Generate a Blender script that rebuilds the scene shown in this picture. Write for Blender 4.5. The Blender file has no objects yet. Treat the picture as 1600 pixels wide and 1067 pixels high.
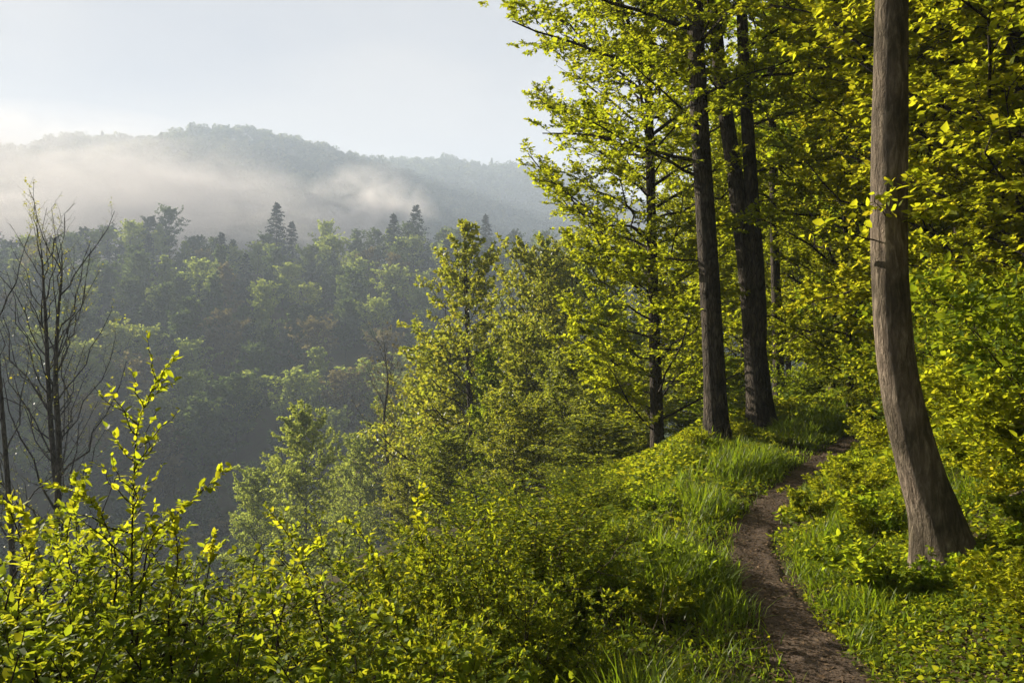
import bpy, math, random
import numpy as np

# ---------------------------------------------------------------- camera, world, sun, exposure
sc = bpy.context.scene
COL = sc.collection
F = 28.0 / 36.0 * 1600.0            # focal length in photo pixels
EYE = 1.6
cam_d = bpy.data.cameras.new('camera'); cam = bpy.data.objects.new('camera', cam_d); COL.objects.link(cam)
cam.location = (0, 0, EYE); cam.rotation_euler = (math.radians(90), 0, 0)
cam_d.lens = 28; cam_d.sensor_width = 36; cam_d.clip_end = 6000; cam_d.clip_start = 0.05
sc.camera = cam
SUN_EL, SUN_AZ = math.radians(20), math.radians(-53)       # azimuth clockwise from +Y
w = bpy.data.worlds.new('World'); sc.world = w; w.use_nodes = True
nt = w.node_tree; nt.nodes.clear()
out = nt.nodes.new('ShaderNodeOutputWorld'); bg = nt.nodes.new('ShaderNodeBackground')
sky = nt.nodes.new('ShaderNodeTexSky'); sky.sky_type = 'NISHITA'; sky.sun_disc = False
sky.sun_elevation = SUN_EL; sky.sun_rotation = SUN_AZ; sky.air_density = 1.0; sky.dust_density = 1.5; sky.ozone_density = 1.0
tc = nt.nodes.new('ShaderNodeTexCoord'); mp = nt.nodes.new('ShaderNodeMapping'); mp.inputs['Scale'].default_value = (1.2, 1.2, 3.0)
nz = nt.nodes.new('ShaderNodeTexNoise'); nz.inputs['Scale'].default_value = 1.6; nz.inputs['Detail'].default_value = 5; nz.inputs['Roughness'].default_value = 0.5
rp = nt.nodes.new('ShaderNodeValToRGB'); rp.color_ramp.elements[0].position = 0.36; rp.color_ramp.elements[0].color = (0.05,)*3 + (1,)
rp.color_ramp.elements[1].position = 0.60; rp.color_ramp.elements[1].color = (0.98,)*3 + (1,)
mx = nt.nodes.new('ShaderNodeMixRGB'); mx.inputs[1].default_value = (2.4, 2.5, 2.85, 1); mx.inputs[2].default_value = (3.3, 3.2, 3.22, 1)
m2_ = nt.nodes.new('ShaderNodeMixRGB'); m2_.inputs[0].default_value = 0.96
bg.inputs[1].default_value = 0.05
L = nt.links.new
L(tc.outputs['Generated'], mp.inputs[0]); L(mp.outputs[0], nz.inputs['Vector']); L(nz.outputs[0], rp.inputs[0])
L(rp.outputs[0], mx.inputs[0]); L(sky.outputs[0], m2_.inputs[1]); L(mx.outputs[0], m2_.inputs[2]); L(m2_.outputs[0], bg.inputs[0]); L(bg.outputs[0], out.inputs[0])
sd = bpy.data.lights.new('sun', 'SUN'); sun = bpy.data.objects.new('sun', sd); COL.objects.link(sun)
sd.energy = 5.0; sd.angle = math.radians(0.6); sd.color = (1.0, 0.90, 0.74)
SUND = np.array([math.sin(SUN_AZ)*math.cos(SUN_EL), math.cos(SUN_AZ)*math.cos(SUN_EL), math.sin(SUN_EL)])
from mathutils import Vector
sun.rotation_euler = Vector(SUND).to_track_quat('Z', 'Y').to_euler()
sc.view_settings.view_transform = 'Standard'; sc.view_settings.look = 'None'; sc.view_settings.exposure = 1.88; sc.view_settings.gamma = 1
cy = sc.cycles
cy.max_bounces = 6; cy.diffuse_bounces = 4; cy.glossy_bounces = 1; cy.transmission_bounces = 4; cy.volume_bounces = 1; cy.transparent_max_bounces = 4
cy.use_denoising = True; cy.denoiser = 'OPENIMAGEDENOISE'; cy.caustics_reflective = False; cy.caustics_refractive = False
cy.sample_clamp_indirect = 3.0; cy.sample_clamp_direct = 12.0; cy.volume_step_rate = 1.0; cy.volume_max_steps = 256

# ---------------------------------------------------------------- helpers
def tag(o, label=None, cat=None, group=None, kind=None):
    if label: o['label'] = label
    if cat: o['category'] = cat
    if group: o['group'] = group
    if kind: o['kind'] = kind
    return o
def empty(name, loc=(0, 0, 0), rz=0.0, s=1.0):
    o = bpy.data.objects.new(name, None); COL.objects.link(o); o.location = loc; o.rotation_euler = (0, 0, rz); o.scale = (s, s, s)
    o.empty_display_size = 0.2
    return o
def mesh_obj(name, V, faces, mat, parent=None, tint=None, smooth=True):
    """faces: list of int arrays (n,k) with the same or different k"""
    me = bpy.data.meshes.new(name)
    V = np.ascontiguousarray(V, dtype=np.float32)
    me.vertices.add(len(V)); me.vertices.foreach_set('co', V.ravel())
    loops = np.concatenate([f.ravel() for f in faces]).astype(np.int32)
    sizes = np.concatenate([np.full(len(f), f.shape[1]) for f in faces]).astype(np.int32)
    starts = np.concatenate([[0], np.cumsum(sizes)[:-1]]).astype(np.int32)
    me.loops.add(len(loops)); me.loops.foreach_set('vertex_index', loops)
    me.polygons.add(len(sizes)); me.polygons.foreach_set('loop_start', starts)
    if smooth: me.polygons.foreach_set('use_smooth', np.ones(len(sizes), dtype=bool))
    me.update(calc_edges=True)
    if tint is not None:
        a = me.attributes.new('tint', 'FLOAT', 'POINT'); a.data.foreach_set('value', np.ascontiguousarray(tint, dtype=np.float32))
    me.materials.append(mat)
    o = bpy.data.objects.new(name, me); COL.objects.link(o)
    if parent: o.parent = parent
    return o
def copy_tree(o, parent=None):
    c = o.copy(); COL.objects.link(c)
    if parent: c.parent = parent
    for ch in o.children: copy_tree(ch, c)
    return c
def unit(a): return a / np.maximum(np.linalg.norm(a, axis=-1, keepdims=True), 1e-9)
def vnoise(x, y, seed=0):
    xi, yi = np.floor(x), np.floor(y); fx, fy = x - xi, y - yi
    fx = fx*fx*(3-2*fx); fy = fy*fy*(3-2*fy)
    def h(a, b):
        v = np.sin(a*127.1 + b*311.7 + seed*74.7) * 43758.5453
        return v - np.floor(v)
    return (h(xi, yi)*(1-fx) + h(xi+1, yi)*fx)*(1-fy) + (h(xi, yi+1)*(1-fx) + h(xi+1, yi+1)*fx)*fy
def fbm(x, y, seed=0, o=4):
    s = 0; a = 0.5
    for k in range(o): s = s + a*(vnoise(x*2**k, y*2**k, seed+k) - 0.5); a *= 0.5
    return s
def sstep(a, b, x):
    t = np.clip((x-a)/(b-a), 0, 1); return t*t*(3-2*t)

# ---------------------------------------------------------------- terrain
CY = np.array([-80, -20, 0, 3.7, 4.3, 5.15, 6.1, 7.5, 9.6, 11.2, 12.6, 14, 17, 20, 26, 36, 60, 110, 220, 600, 2000.])
CX = np.array([-2, 0.3, 1.3, 1.50, 1.57, 1.65, 1.82, 2.34, 3.5, 4.6, 5.55, 6.8, 8.4, 10.0, 13, 21, 42, 95, 260, 900, 3500.])
_yy = np.linspace(-80, 80, 3201); _xx = np.interp(_yy, CY, CX)
_k = np.ones(21)/21; _xs = np.convolve(np.pad(_xx, 10, mode='edge'), _k, mode='valid')
def path_x(y): return np.where(y < 79, np.interp(y, _yy, _xs), np.interp(y, CY, CX))
def path_s(x, y):
    d = (path_x(y+0.3) - path_x(y-0.3))/0.6
    return (x - path_x(y)) / np.sqrt(1 + d*d)
def spx(px, d): return (px-800.0)/F*d
RP = np.array([-1500, -800, -420, -170, -40, 0, 120, 270, 400, 520, 640, 780, 1000, 1400.]); RH = np.array([300, 260, 255, 330, 368, 370, 362, 338, 356, 366, 352, 352, 350, 350.])  # ridge profile raised left of the view to shade the valley
HP = np.array([-700, -300, 0, 100, 200, 300, 400, 500, 560, 600, 650, 700, 750, 800, 900, 1200.]); HH = np.array([300, 275, 248, 236, 222, 210, 211, 226, 240, 254, 280, 304, 325, 345, 380, 420.])
GP = np.array([200, 500, 600, 650, 700, 760, 820, 950, 1300.]); GH = np.array([330, 262, 247, 244, 246, 254, 263, 290, 330.])
RY, HY, GY = 330.0, 950.0, 1150.0
def smax(a, b, k): return 0.5*(a + b + np.sqrt((a-b)**2 + k*k))
def height(x, y, micro=True):
    x = np.asarray(x, float); y = np.asarray(y, float)
    s = path_s(x, y)
    base = 0.055*np.maximum(y-9, 0)*np.exp(-np.maximum(y-9, 0)/60)
    verge = 0.95 + 1.3*sstep(8, 13, y)
    l = np.maximum(-s-verge, 0)
    left = -(0.5*l*l/(l+0.9)) - 0.5*(1-np.exp(-l/0.7)) - 0.06*np.clip(-s-0.3, 0, 1)
    r = np.maximum(s-0.32, 0)
    right = 0.82*r*r/(r+1.1) + 0.30*np.maximum(r-1.25, 0) + 0.05*sstep(0, 0.25, r)
    right = np.where(right > 40, 40 + 22*np.tanh((right-40)/40), right)
    own = base + np.where(s > 0, right, left)
    floor = -52 + 0*x
    own = smax(own, floor, 8) - 0.32
    zr = EYE + (533.5-np.interp(x/RY*F+800, RP, RH))/F*RY - 20
    dy = RY + 12*np.sin(x/60) - y
    ridge = zr - np.where(dy > 0, 0.42*dy*dy/(dy+22), 0.34*dy*dy/(-dy+25))
    ridge = np.maximum(ridge, -60) + 108*np.exp(-0.5*(((x+455)/105)**2 + ((y-415)/95)**2))  # plus an unseen hill, added left of the view to shade the valley
    zh = EYE + (533.5-np.interp(x/HY*F+800, HP, HH))/F*HY - 14
    dh = HY - y
    hill = zh - np.where(dh > 0, 0.5*dh*dh/(dh+60), 0.4*dh*dh/(-dh+60)) 
    zg = EYE + (533.5-np.interp(x/GY*F+800, GP, GH))/F*GY - 14
    dg = GY - y
    hill2 = zg - np.where(dg > 0, 0.55*dg*dg/(dg+60), 0.4*dg*dg/(-dg+60))
    far = sstep(40, 160, y)
    z = smax(np.where(y < 120, own, own), np.maximum(np.maximum(ridge, -60), np.maximum(np.maximum(hill, hill2), -60)) - 400*(1-far), 6)
    if micro:
        fade = np.clip(np.abs(s)-0.22, 0, 1)
        z = z + 0.10*fade*fbm(x*1.1, y*1.1, 3, 4) + 0.035*fbm(x*3.1, y*3.1, 9, 3)
        z = z + sstep(250, 600, y)*34*fbm(x/85.0, y/85.0, 21, 4) + sstep(60, 200, y)*10*fbm(x/40.0, y/40.0, 5, 3)
        z = z - 0.04*np.exp(-(s/0.34)**2)*(y < 40)
    return z
def H1(x, y): return float(height(np.array([x]), np.array([y]))[0])
def spread(lo, hi, a, b, step, g):
    mid = np.arange(a, b, step); up = [b]; st = step
    while up[-1] < hi: st *= g; up.append(up[-1]+min(st, 26))
    dn = [a-step]; st = step
    while dn[-1] > lo: st *= g; dn.append(dn[-1]-min(st, 26))
    return np.concatenate([dn[::-1], mid, up])

# ---------------------------------------------------------------- materials
def new_mat(name):
    m = bpy.data.materials.new(name); m.use_nodes = True; n = m.node_tree.nodes; n.clear()
    return m, m.node_tree, n.new('ShaderNodeOutputMaterial')
def ramp(nt, stops):
    r = nt.nodes.new('ShaderNodeValToRGB'); e = r.color_ramp.elements
    while len(e) < len(stops): e.new(0.5)
    for i, (p, c) in enumerate(stops): e[i].position = p; e[i].color = tuple(c) + (1,)
    return r
def leaf_mat(name, cols, tcols, fac=0.5, spec=0.25, rough=0.45):
    m, nt, out = new_mat(name); L = nt.links.new
    at = nt.nodes.new('ShaderNodeAttribute'); at.attribute_name = 'tint'
    oi = nt.nodes.new('ShaderNodeObjectInfo')
    ad = nt.nodes.new('ShaderNodeMath'); ad.operation = 'MULTIPLY_ADD'; ad.inputs[1].default_value = 0.3; ad.inputs[2].default_value = 0.0
    L(oi.outputs['Random'], ad.inputs[0])
    su = nt.nodes.new('ShaderNodeMath'); su.operation = 'MULTIPLY_ADD'; su.inputs[1].default_value = 0.7
    L(at.outputs['Fac'], su.inputs[0]); L(ad.outputs[0], su.inputs[2])
    n = len(cols)
    r1 = ramp(nt, [(i/(n-1), c) for i, c in enumerate(cols)]); r2 = ramp(nt, [(i/(n-1), c) for i, c in enumerate(tcols)])
    L(su.outputs[0], r1.inputs[0]); L(su.outputs[0], r2.inputs[0])
    p = nt.nodes.new('ShaderNodeBsdfPrincipled'); p.inputs['Roughness'].default_value = rough; p.inputs['Specular IOR Level'].default_value = spec
    t = nt.nodes.new('ShaderNodeBsdfTranslucent'); mix = nt.nodes.new('ShaderNodeMixShader'); mix.inputs[0].default_value = fac
    L(r1.outputs[0], p.inputs['Base Color']); L(r2.outputs[0], t.inputs['Color'])
    L(p.outputs[0], mix.inputs[1]); L(t.outputs[0], mix.inputs[2]); L(mix.outputs[0], out.inputs[0])
    return m
def bark_mat(name, c1, c2, scale=9.0, bump=0.35, crack=0.9):
    m, nt, out = new_mat(name); L = nt.links.new
    tc = nt.nodes.new('ShaderNodeTexCoord'); mp = nt.nodes.new('ShaderNodeMapping'); mp.inputs['Scale'].default_value = (scale, scale, scale*0.22)
    nz = nt.nodes.new('ShaderNodeTexNoise'); nz.inputs['Scale'].default_value = 2.2; nz.inputs['Detail'].default_value = 8; nz.inputs['Roughness'].default_value = 0.68; nz.inputs['Distortion'].default_value = 0.6
    n2 = nt.nodes.new('ShaderNodeTexNoise'); n2.inputs['Scale'].default_value = 3.2; n2.inputs['Detail'].default_value = 6
    n3 = nt.nodes.new('ShaderNodeTexNoise'); n3.inputs['Scale'].default_value = 42; n3.inputs['Detail'].default_value = 4
    L(tc.outputs['Object'], mp.inputs[0]); L(mp.outputs[0], nz.inputs['Vector']); L(tc.outputs['Object'], n2.inputs['Vector']); L(tc.outputs['Object'], n3.inputs['Vector'])
    r = ramp(nt, [(0.28, [c*0.5 for c in c1]), (0.5, c1), (0.72, c2)]); L(nz.outputs[0], r.inputs[0])
    r2 = ramp(nt, [(0.36, (0.45, 0.46, 0.40)), (0.5, (0.8, 0.8, 0.76)), (0.64, (1.1, 1.08, 1.05))]); L(n2.outputs[0], r2.inputs[0])
    mu = nt.nodes.new('ShaderNodeMixRGB'); mu.blend_type = 'MULTIPLY'; mu.inputs[0].default_value = 1; L(r.outputs[0], mu.inputs[1]); L(r2.outputs[0], mu.inputs[2])
    ad = nt.nodes.new('ShaderNodeMath'); ad.operation = 'MULTIPLY_ADD'; ad.inputs[1].default_value = 0.25; L(n3.outputs[0], ad.inputs[0]); L(nz.outputs[0], ad.inputs[2])
    b = nt.nodes.new('ShaderNodeBump'); b.inputs['Strength'].default_value = bump; b.inputs['Distance'].default_value = 0.05; L(ad.outputs[0], b.inputs['Height'])
    mp2 = nt.nodes.new('ShaderNodeMapping'); mp2.inputs['Scale'].default_value = (scale*2.6, scale*2.6, scale*0.62)
    vo = nt.nodes.new('ShaderNodeTexVoronoi'); vo.feature = 'DISTANCE_TO_EDGE'; vo.inputs['Scale'].default_value = 1.0
    wa = nt.nodes.new('ShaderNodeMixRGB'); wa.inputs[0].default_value = 0.25; L(tc.outputs['Object'], mp2.inputs[0]); L(mp2.outputs[0], wa.inputs[1]); L(n3.outputs['Color'], wa.inputs[2]); L(wa.outputs[0], vo.inputs['Vector'])
    cr = ramp(nt, [(0.0, (0.35, 0.33, 0.31)), (0.10, (0.85, 0.84, 0.83)), (0.3, (1, 1, 1))]); L(vo.outputs['Distance'], cr.inputs[0])
    mu2 = nt.nodes.new('ShaderNodeMixRGB'); mu2.blend_type = 'MULTIPLY'; mu2.inputs[0].default_value = crack; L(mu.outputs[0], mu2.inputs[1]); L(cr.outputs[0], mu2.inputs[2]); mu = mu2
    ah = nt.nodes.new('ShaderNodeMath'); ah.operation = 'MULTIPLY_ADD'; ah.inputs[1].default_value = 0.6*crack; L(cr.outputs[0], ah.inputs[0]); L(ad.outputs[0], ah.inputs[2]); L(ah.outputs[0], b.inputs['Height'])
    p = nt.nodes.new('ShaderNodeBsdfPrincipled'); p.inputs['Roughness'].default_value = 0.9; p.inputs['Specular IOR Level'].default_value = 0.15
    L(mu.outputs[0], p.inputs['Base Color']); L(b.outputs[0], p.inputs['Normal']); L(p.outputs[0], out.inputs[0])
    return m
def ground_mat():
    m, nt, out = new_mat('forest_ground'); L = nt.links.new
    tc = nt.nodes.new('ShaderNodeTexCoord')
    a = nt.nodes.new('ShaderNodeTexNoise'); a.inputs['Scale'].default_value = 0.9; a.inputs['Detail'].default_value = 8; a.inputs['Roughness'].default_value = 0.65
    b = nt.nodes.new('ShaderNodeTexNoise'); b.inputs['Scale'].default_value = 26; b.inputs['Detail'].default_value = 6; b.inputs['Roughness'].default_value = 0.7
    L(tc.outputs['Object'], a.inputs['Vector']); L(tc.outputs['Object'], b.inputs['Vector'])
    r1 = ramp(nt, [(0.35, (0.035, 0.028, 0.016)), (0.5, (0.05, 0.045, 0.02)), (0.62, (0.04, 0.055, 0.014))]); L(a.outputs[0], r1.inputs[0])
    r2 = ramp(nt, [(0.3, (0.45, 0.42, 0.38)), (0.55, (0.95, 0.9, 0.8)), (0.75, (1.7, 1.45, 1.1))]); L(b.outputs[0], r2.inputs[0])
    mu = nt.nodes.new('ShaderNodeMixRGB'); mu.blend_type = 'MULTIPLY'; mu.inputs[0].default_value = 1; L(r1.outputs[0], mu.inputs[1]); L(r2.outputs[0], mu.inputs[2])
    bp = nt.nodes.new('ShaderNodeBump'); bp.inputs['Strength'].default_value = 0.6; bp.inputs['Distance'].default_value = 0.03; L(b.outputs[0], bp.inputs['Height'])
    p = nt.nodes.new('ShaderNodeBsdfPrincipled'); p.inputs['Roughness'].default_value = 0.95; p.inputs['Specular IOR Level'].default_value = 0.1
    L(mu.outputs[0], p.inputs['Base Color']); L(bp.outputs[0], p.inputs['Normal']); L(p.outputs[0], out.inputs[0])
    return m
def path_mat():
    m, nt, out = new_mat('trodden_earth'); L = nt.links.new
    tc = nt.nodes.new('ShaderNodeTexCoord')
    a = nt.nodes.new('ShaderNodeTexNoise'); a.inputs['Scale'].default_value = 5.0; a.inputs['Detail'].default_value = 8; a.inputs['Roughness'].default_value = 0.7
    b = nt.nodes.new('ShaderNodeTexNoise'); b.inputs['Scale'].default_value = 60; b.inputs['Detail'].default_value = 5; b.inputs['Roughness'].default_value = 0.7
    v = nt.nodes.new('ShaderNodeTexVoronoi'); v.inputs['Scale'].default_value = 38
    for q in (a, b, v): L(tc.outputs['Object'], q.inputs['Vector'])
    r1 = ramp(nt, [(0.3, (0.042, 0.029, 0.020)), (0.5, (0.082, 0.058, 0.040)), (0.7, (0.14, 0.102, 0.072))]); L(a.outputs[0], r1.inputs[0])
    r2 = ramp(nt, [(0.3, (0.5, 0.48, 0.46)), (0.55, (1, 1, 1)), (0.72, (1.6, 1.55, 1.5))]); L(b.outputs[0], r2.inputs[0])
    mu = nt.nodes.new('ShaderNodeMixRGB'); mu.blend_type = 'MULTIPLY'; mu.inputs[0].default_value = 1; L(r1.outputs[0], mu.inputs[1]); L(r2.outputs[0], mu.inputs[2])
    ad = nt.nodes.new('ShaderNodeMath'); ad.operation = 'MULTIPLY_ADD'; ad.inputs[1].default_value = 0.5; L(v.outputs['Distance'], ad.inputs[0]); L(b.outputs[0], ad.inputs[2])
    bp = nt.nodes.new('ShaderNodeBump'); bp.inputs['Strength'].default_value = 0.7; bp.inputs['Distance'].default_value = 0.02; L(ad.outputs[0], bp.inputs['Height'])
    p = nt.nodes.new('ShaderNodeBsdfPrincipled'); p.inputs['Roughness'].default_value = 0.9; p.inputs['Specular IOR Level'].default_value = 0.15
    L(mu.outputs[0], p.inputs['Base Color']); L(bp.outputs[0], p.inputs['Normal']); L(p.outputs[0], out.inputs[0])
    return m
M_GROUND, M_PATH = ground_mat(), path_mat()
M_BEECH = bark_mat('beech_bark', (0.14, 0.11, 0.083), (0.35, 0.285, 0.22), 14, 0.85, 0.22)
M_BARK = bark_mat('dark_bark', (0.07, 0.056, 0.043), (0.17, 0.14, 0.108), 11, 1.0)
M_TWIG = bark_mat('twig_bark', (0.06, 0.045, 0.032), (0.10, 0.08, 0.055), 14, 0.2)
M_GREY = bark_mat('grey_bark', (0.09, 0.085, 0.075), (0.15, 0.14, 0.12), 10, 0.3)
M_DEAD = bark_mat('dead_wood', (0.20, 0.16, 0.115), (0.32, 0.27, 0.21), 16, 0.5)
YEL = leaf_mat('spring_leaf_yellow', [(0.07, 0.10, 0.008), (0.105, 0.13, 0.008), (0.15, 0.145, 0.008)], [(0.34, 0.42, 0.015), (0.51, 0.54, 0.018), (0.68, 0.58, 0.022)], 0.58, 0.06, 0.55)
GRN = leaf_mat('spring_leaf_green', [(0.045, 0.085, 0.010), (0.07, 0.115, 0.011), (0.105, 0.135, 0.012)], [(0.28, 0.41, 0.015), (0.43, 0.52, 0.019), (0.58, 0.55, 0.022)], 0.58, 0.06, 0.55)
SHR = leaf_mat('shrub_leaf', [(0.055, 0.10, 0.010), (0.085, 0.13, 0.010), (0.13, 0.15, 0.010)], [(0.24, 0.34, 0.014), (0.39, 0.44, 0.017), (0.56, 0.48, 0.02)], 0.5, 0.08, 0.6)
OLV = leaf_mat('slope_leaf', [(0.05, 0.08, 0.012), (0.075, 0.11, 0.014), (0.11, 0.13, 0.018)], [(0.28, 0.35, 0.024), (0.41, 0.44, 0.03), (0.53, 0.46, 0.036)], 0.5)
LIM = leaf_mat('far_leaf_lime', [(0.10, 0.135, 0.03), (0.13, 0.165, 0.034), (0.18, 0.19, 0.045)], [(0.32, 0.42, 0.06), (0.42, 0.50, 0.07), (0.52, 0.52, 0.08)], 0.45, 0.0)
FGR = leaf_mat('far_leaf_green', [(0.03, 0.05, 0.018), (0.048, 0.072, 0.022), (0.07, 0.09, 0.026)], [(0.09, 0.14, 0.03), (0.14, 0.20, 0.035), (0.20, 0.24, 0.045)], 0.4, 0.0)
FBR = leaf_mat('far_leaf_bronze', [(0.075, 0.065, 0.03), (0.10, 0.085, 0.04), (0.12, 0.11, 0.045)], [(0.18, 0.15, 0.05), (0.24, 0.20, 0.06), (0.28, 0.26, 0.07)], 0.4, 0.0)
NED = leaf_mat('needles', [(0.012, 0.028, 0.014), (0.02, 0.04, 0.02), (0.03, 0.05, 0.025)], [(0.02, 0.04, 0.015), (0.03, 0.05, 0.02), (0.04, 0.06, 0.02)], 0.25, 0.15)
GRS = leaf_mat('grass_blade', [(0.045, 0.08, 0.008), (0.075, 0.11, 0.010), (0.12, 0.135, 0.016)], [(0.17, 0.28, 0.012), (0.28, 0.39, 0.014), (0.42, 0.45, 0.02)], 0.45, 0.15)
LIT = leaf_mat('dead_leaf', [(0.06, 0.04, 0.025), (0.13, 0.09, 0.055), (0.19, 0.145, 0.095)], [(0.06, 0.04, 0.02), (0.1, 0.07, 0.04), (0.16, 0.12, 0.07)], 0.15, 0.0)

# ---------------------------------------------------------------- growing plants
def tubes(P, R, n=5):
    """P (m,K,3) polylines, R (m,K) radii -> verts, quads"""
    m, K, _ = P.shape
    T = np.empty_like(P); T[:, 1:-1] = P[:, 2:]-P[:, :-2]; T[:, 0] = P[:, 1]-P[:, 0]; T[:, -1] = P[:, -1]-P[:, -2]
    T = unit(T)
    mean = unit(P[:, -1]-P[:, 0])
    ref = np.where(np.abs(mean[:, 2:3]) > 0.8, np.array([[1., 0, 0]]), np.array([[0, 0, 1.]]))[:, None, :]
    A = unit(np.cross(T, np.broadcast_to(ref, T.shape))); B = np.cross(T, A)
    a = np.arange(n)/n*2*np.pi
    V = P[:, :, None, :] + R[:, :, None, None]*(np.cos(a)[None, None, :, None]*A[:, :, None, :] + np.sin(a)[None, None, :, None]*B[:, :, None, :])
    idx = np.arange(m*K*n).reshape(m, K, n)
    q = np.stack([idx[:, :-1, :], np.roll(idx, -1, 2)[:, :-1, :], np.roll(idx, -1, 2)[:, 1:, :], idx[:, 1:, :]], -1).reshape(-1, 4)
    return V.reshape(-1, 3), q
def join(parts):
    Vs, Fs, o = [], [], 0
    for V, f in parts: Vs.append(V); Fs.append(f+o); o += len(V)
    return np.concatenate(Vs), np.concatenate(Fs)
def at_t(P, t):
    """P (n,K,3), t (n,m) in 0..1 -> positions and tangents (n,m,3)"""
    n, K, _ = P.shape
    f = np.clip(t, 0, 0.9999)*(K-1); i = f.astype(int); u = (f-i)[..., None]
    r = np.arange(n)[:, None]
    a, b = P[r, i], P[r, i+1]
    return a + (b-a)*u, unit(b-a)
def shoots(rng, P, Ln, R, m, t0, t1, ang, lf, flat=True, up=0.1, K=5, wob=0.06, taper=0.55, rr=0.5, lenfn=None, alt=True, rollj=0.5, angj=0.2, thick=0.0095):
    """children of polylines: returns P2, L2, R2 (radius at base)"""
    n = len(P)
    t = np.linspace(t0, t1, m)[None, :] + rng.uniform(-1, 1, (n, m))*(t1-t0)/m*0.45
    pos, T = at_t(P, t)
    upv = np.array([0, 0, 1.0])
    h = np.cross(T, upv); bad = np.linalg.norm(h, axis=-1) < 0.15
    if bad.any(): h[bad] = np.cross(T[bad], np.array([1.0, 0.2, 0]))
    h = unit(h); u = np.cross(h, T)
    if flat:
        sg = np.where((np.arange(m)[None, :] + rng.integers(0, 2, (n, 1))) % 2 == 0, 1.0, -1.0)
        roll = rng.normal(0, rollj, (n, m))
        dv = sg[..., None]*h*np.cos(roll)[..., None] + u*np.sin(roll)[..., None]
    else:
        roll = np.arange(m)[None, :]*2.39996 + rng.uniform(0, 6.28, (n, 1)) + rng.normal(0, 0.35, (n, m))
        dv = h*np.cos(roll)[..., None] + u*np.sin(roll)[..., None]
    an = np.radians(ang(t) if callable(ang) else ang)*(1+rng.normal(0, angj, (n, m)))
    D = unit(np.cos(an)[..., None]*T + np.sin(an)[..., None]*dv)
    ln = Ln[:, None]*lf*(lenfn(t) if lenfn else (1-taper*t))*rng.uniform(0.65, 1.2, (n, m))
    D = D.reshape(-1, 3); ln = ln.ravel(); S = pos.reshape(-1, 3)
    s = np.linspace(0, 1, K)
    Pc = S[:, None, :] + D[:, None, :]*(ln[:, None]*s)[..., None]
    upc = up(t).ravel()[:, None] if callable(up) else up
    Pc[:, :, 2] += (upc*ln[:, None])*s**2
    w_ = rng.normal(0, wob, (len(S), K, 3))*ln[:, None, None]; w_[:, 0] = 0; w_[:, 1] *= 0.5
    Pc += w_
    rb = np.minimum(np.repeat(R, m)*rr, thick*ln**1.1+0.0015)
    return Pc, ln, rb
def taper(R, K, e=0.3): return R[:, None]*np.linspace(1, e, K)[None, :]
def leaf_pts(rng, P, q, t0=0.15, t1=1.0, ang=55, upn=0.9, jit=0.35, droop=0.0):
    """leaves along twigs -> pos, dir, normal"""
    n = len(P)
    t = np.linspace(t0, t1, q)[None, :] + rng.uniform(-1, 1, (n, q))*0.4*(t1-t0)/q
    pos, T = at_t(P, t)
    h = unit(np.cross(T, np.array([0.03, 0.02, 1.0])) + 1e-6)
    sg = np.where((np.arange(q)[None, :] + rng.integers(0, 2, (n, 1))) % 2 == 0, 1.0, -1.0)
    a = np.radians(ang)*(1+rng.normal(0, 0.3, (n, q)))
    D = np.cos(a)[..., None]*T + (sg*np.sin(a))[..., None]*h + rng.normal(0, jit, (n, q, 3)); D[..., 2] -= droop
    D = unit(D)
    N = rng.normal(0, jit, (n, q, 3)); N[..., 2] += upn
    return pos.reshape(-1, 3), D.reshape(-1, 3), unit(N.reshape(-1, 3))
def leaves(rng, P, D, N, size, wid=0.36, shape='diamond', sj=0.3, fold=0.25):
    n = len(P)
    S = unit(np.cross(D, N)); N = np.cross(S, D)
    ln = size*rng.lognormal(0, sj, n); ln = np.clip(ln, size*0.4, size*1.8)[:, None]; w_ = ln*wid*rng.uniform(0.8, 1.2, (n, 1))
    cu = rng.uniform(-0.15, 0.25, (n, 1))
    if shape == 'diamond':
        V = np.stack([P, P+D*ln*0.42+S*w_+N*w_*fold, P+D*ln-N*ln*cu, P+D*ln*0.42-S*w_+N*w_*fold], 1)
        f = np.array([[0, 2, 1], [0, 3, 2]])
        k = 4
    else:
        V = np.stack([P, P+D*ln*0.5-N*ln*0.02, P+D*ln-N*ln*cu,
                      P+D*ln*0.28+S*w_*0.92+N*w_*fold, P+D*ln*0.68+S*w_*0.72+N*w_*fold*0.6-N*ln*cu*0.4,
                      P+D*ln*0.28-S*w_*0.92+N*w_*fold, P+D*ln*0.68-S*w_*0.72+N*w_*fold*0.6-N*ln*cu*0.4], 1)
        f = np.array([[0, 1, 3], [1, 4, 3], [1, 2, 4], [0, 5, 1], [1, 5, 6], [1, 6, 2]])
        k = 7
    Fc = (np.arange(n)[:, None, None]*k + f[None]).reshape(-1, 3)
    tint = np.repeat(np.clip(rng.normal(0.5, 0.22, n), 0, 1), k)
    return V.reshape(-1, 3), Fc, tint
def smooth_curve(pts, n):
    """Catmull-Rom through pts (k,c) -> (n,c)"""
    p = np.asarray(pts, float); p = np.vstack([2*p[0]-p[1], p, 2*p[-1]-p[-2]])
    t = np.linspace(0, len(p)-3-1e-6, n); i = t.astype(int); u = (t-i)[:, None]
    a, b, c, d = p[i], p[i+1], p[i+2], p[i+3]
    q = 0.5*((2*b)+(-a+c)*u+(2*a-5*b+4*c-d)*u*u+(-a+3*b-3*c+d)*u**3)
    l = np.concatenate([[0], np.cumsum(np.linalg.norm(np.diff(q[:, :3], axis=0), axis=1))]); ln = np.linspace(0, l[-1], n)
    return np.stack([np.interp(ln, l, q[:, k]) for k in range(q.shape[1])], 1)
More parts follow.
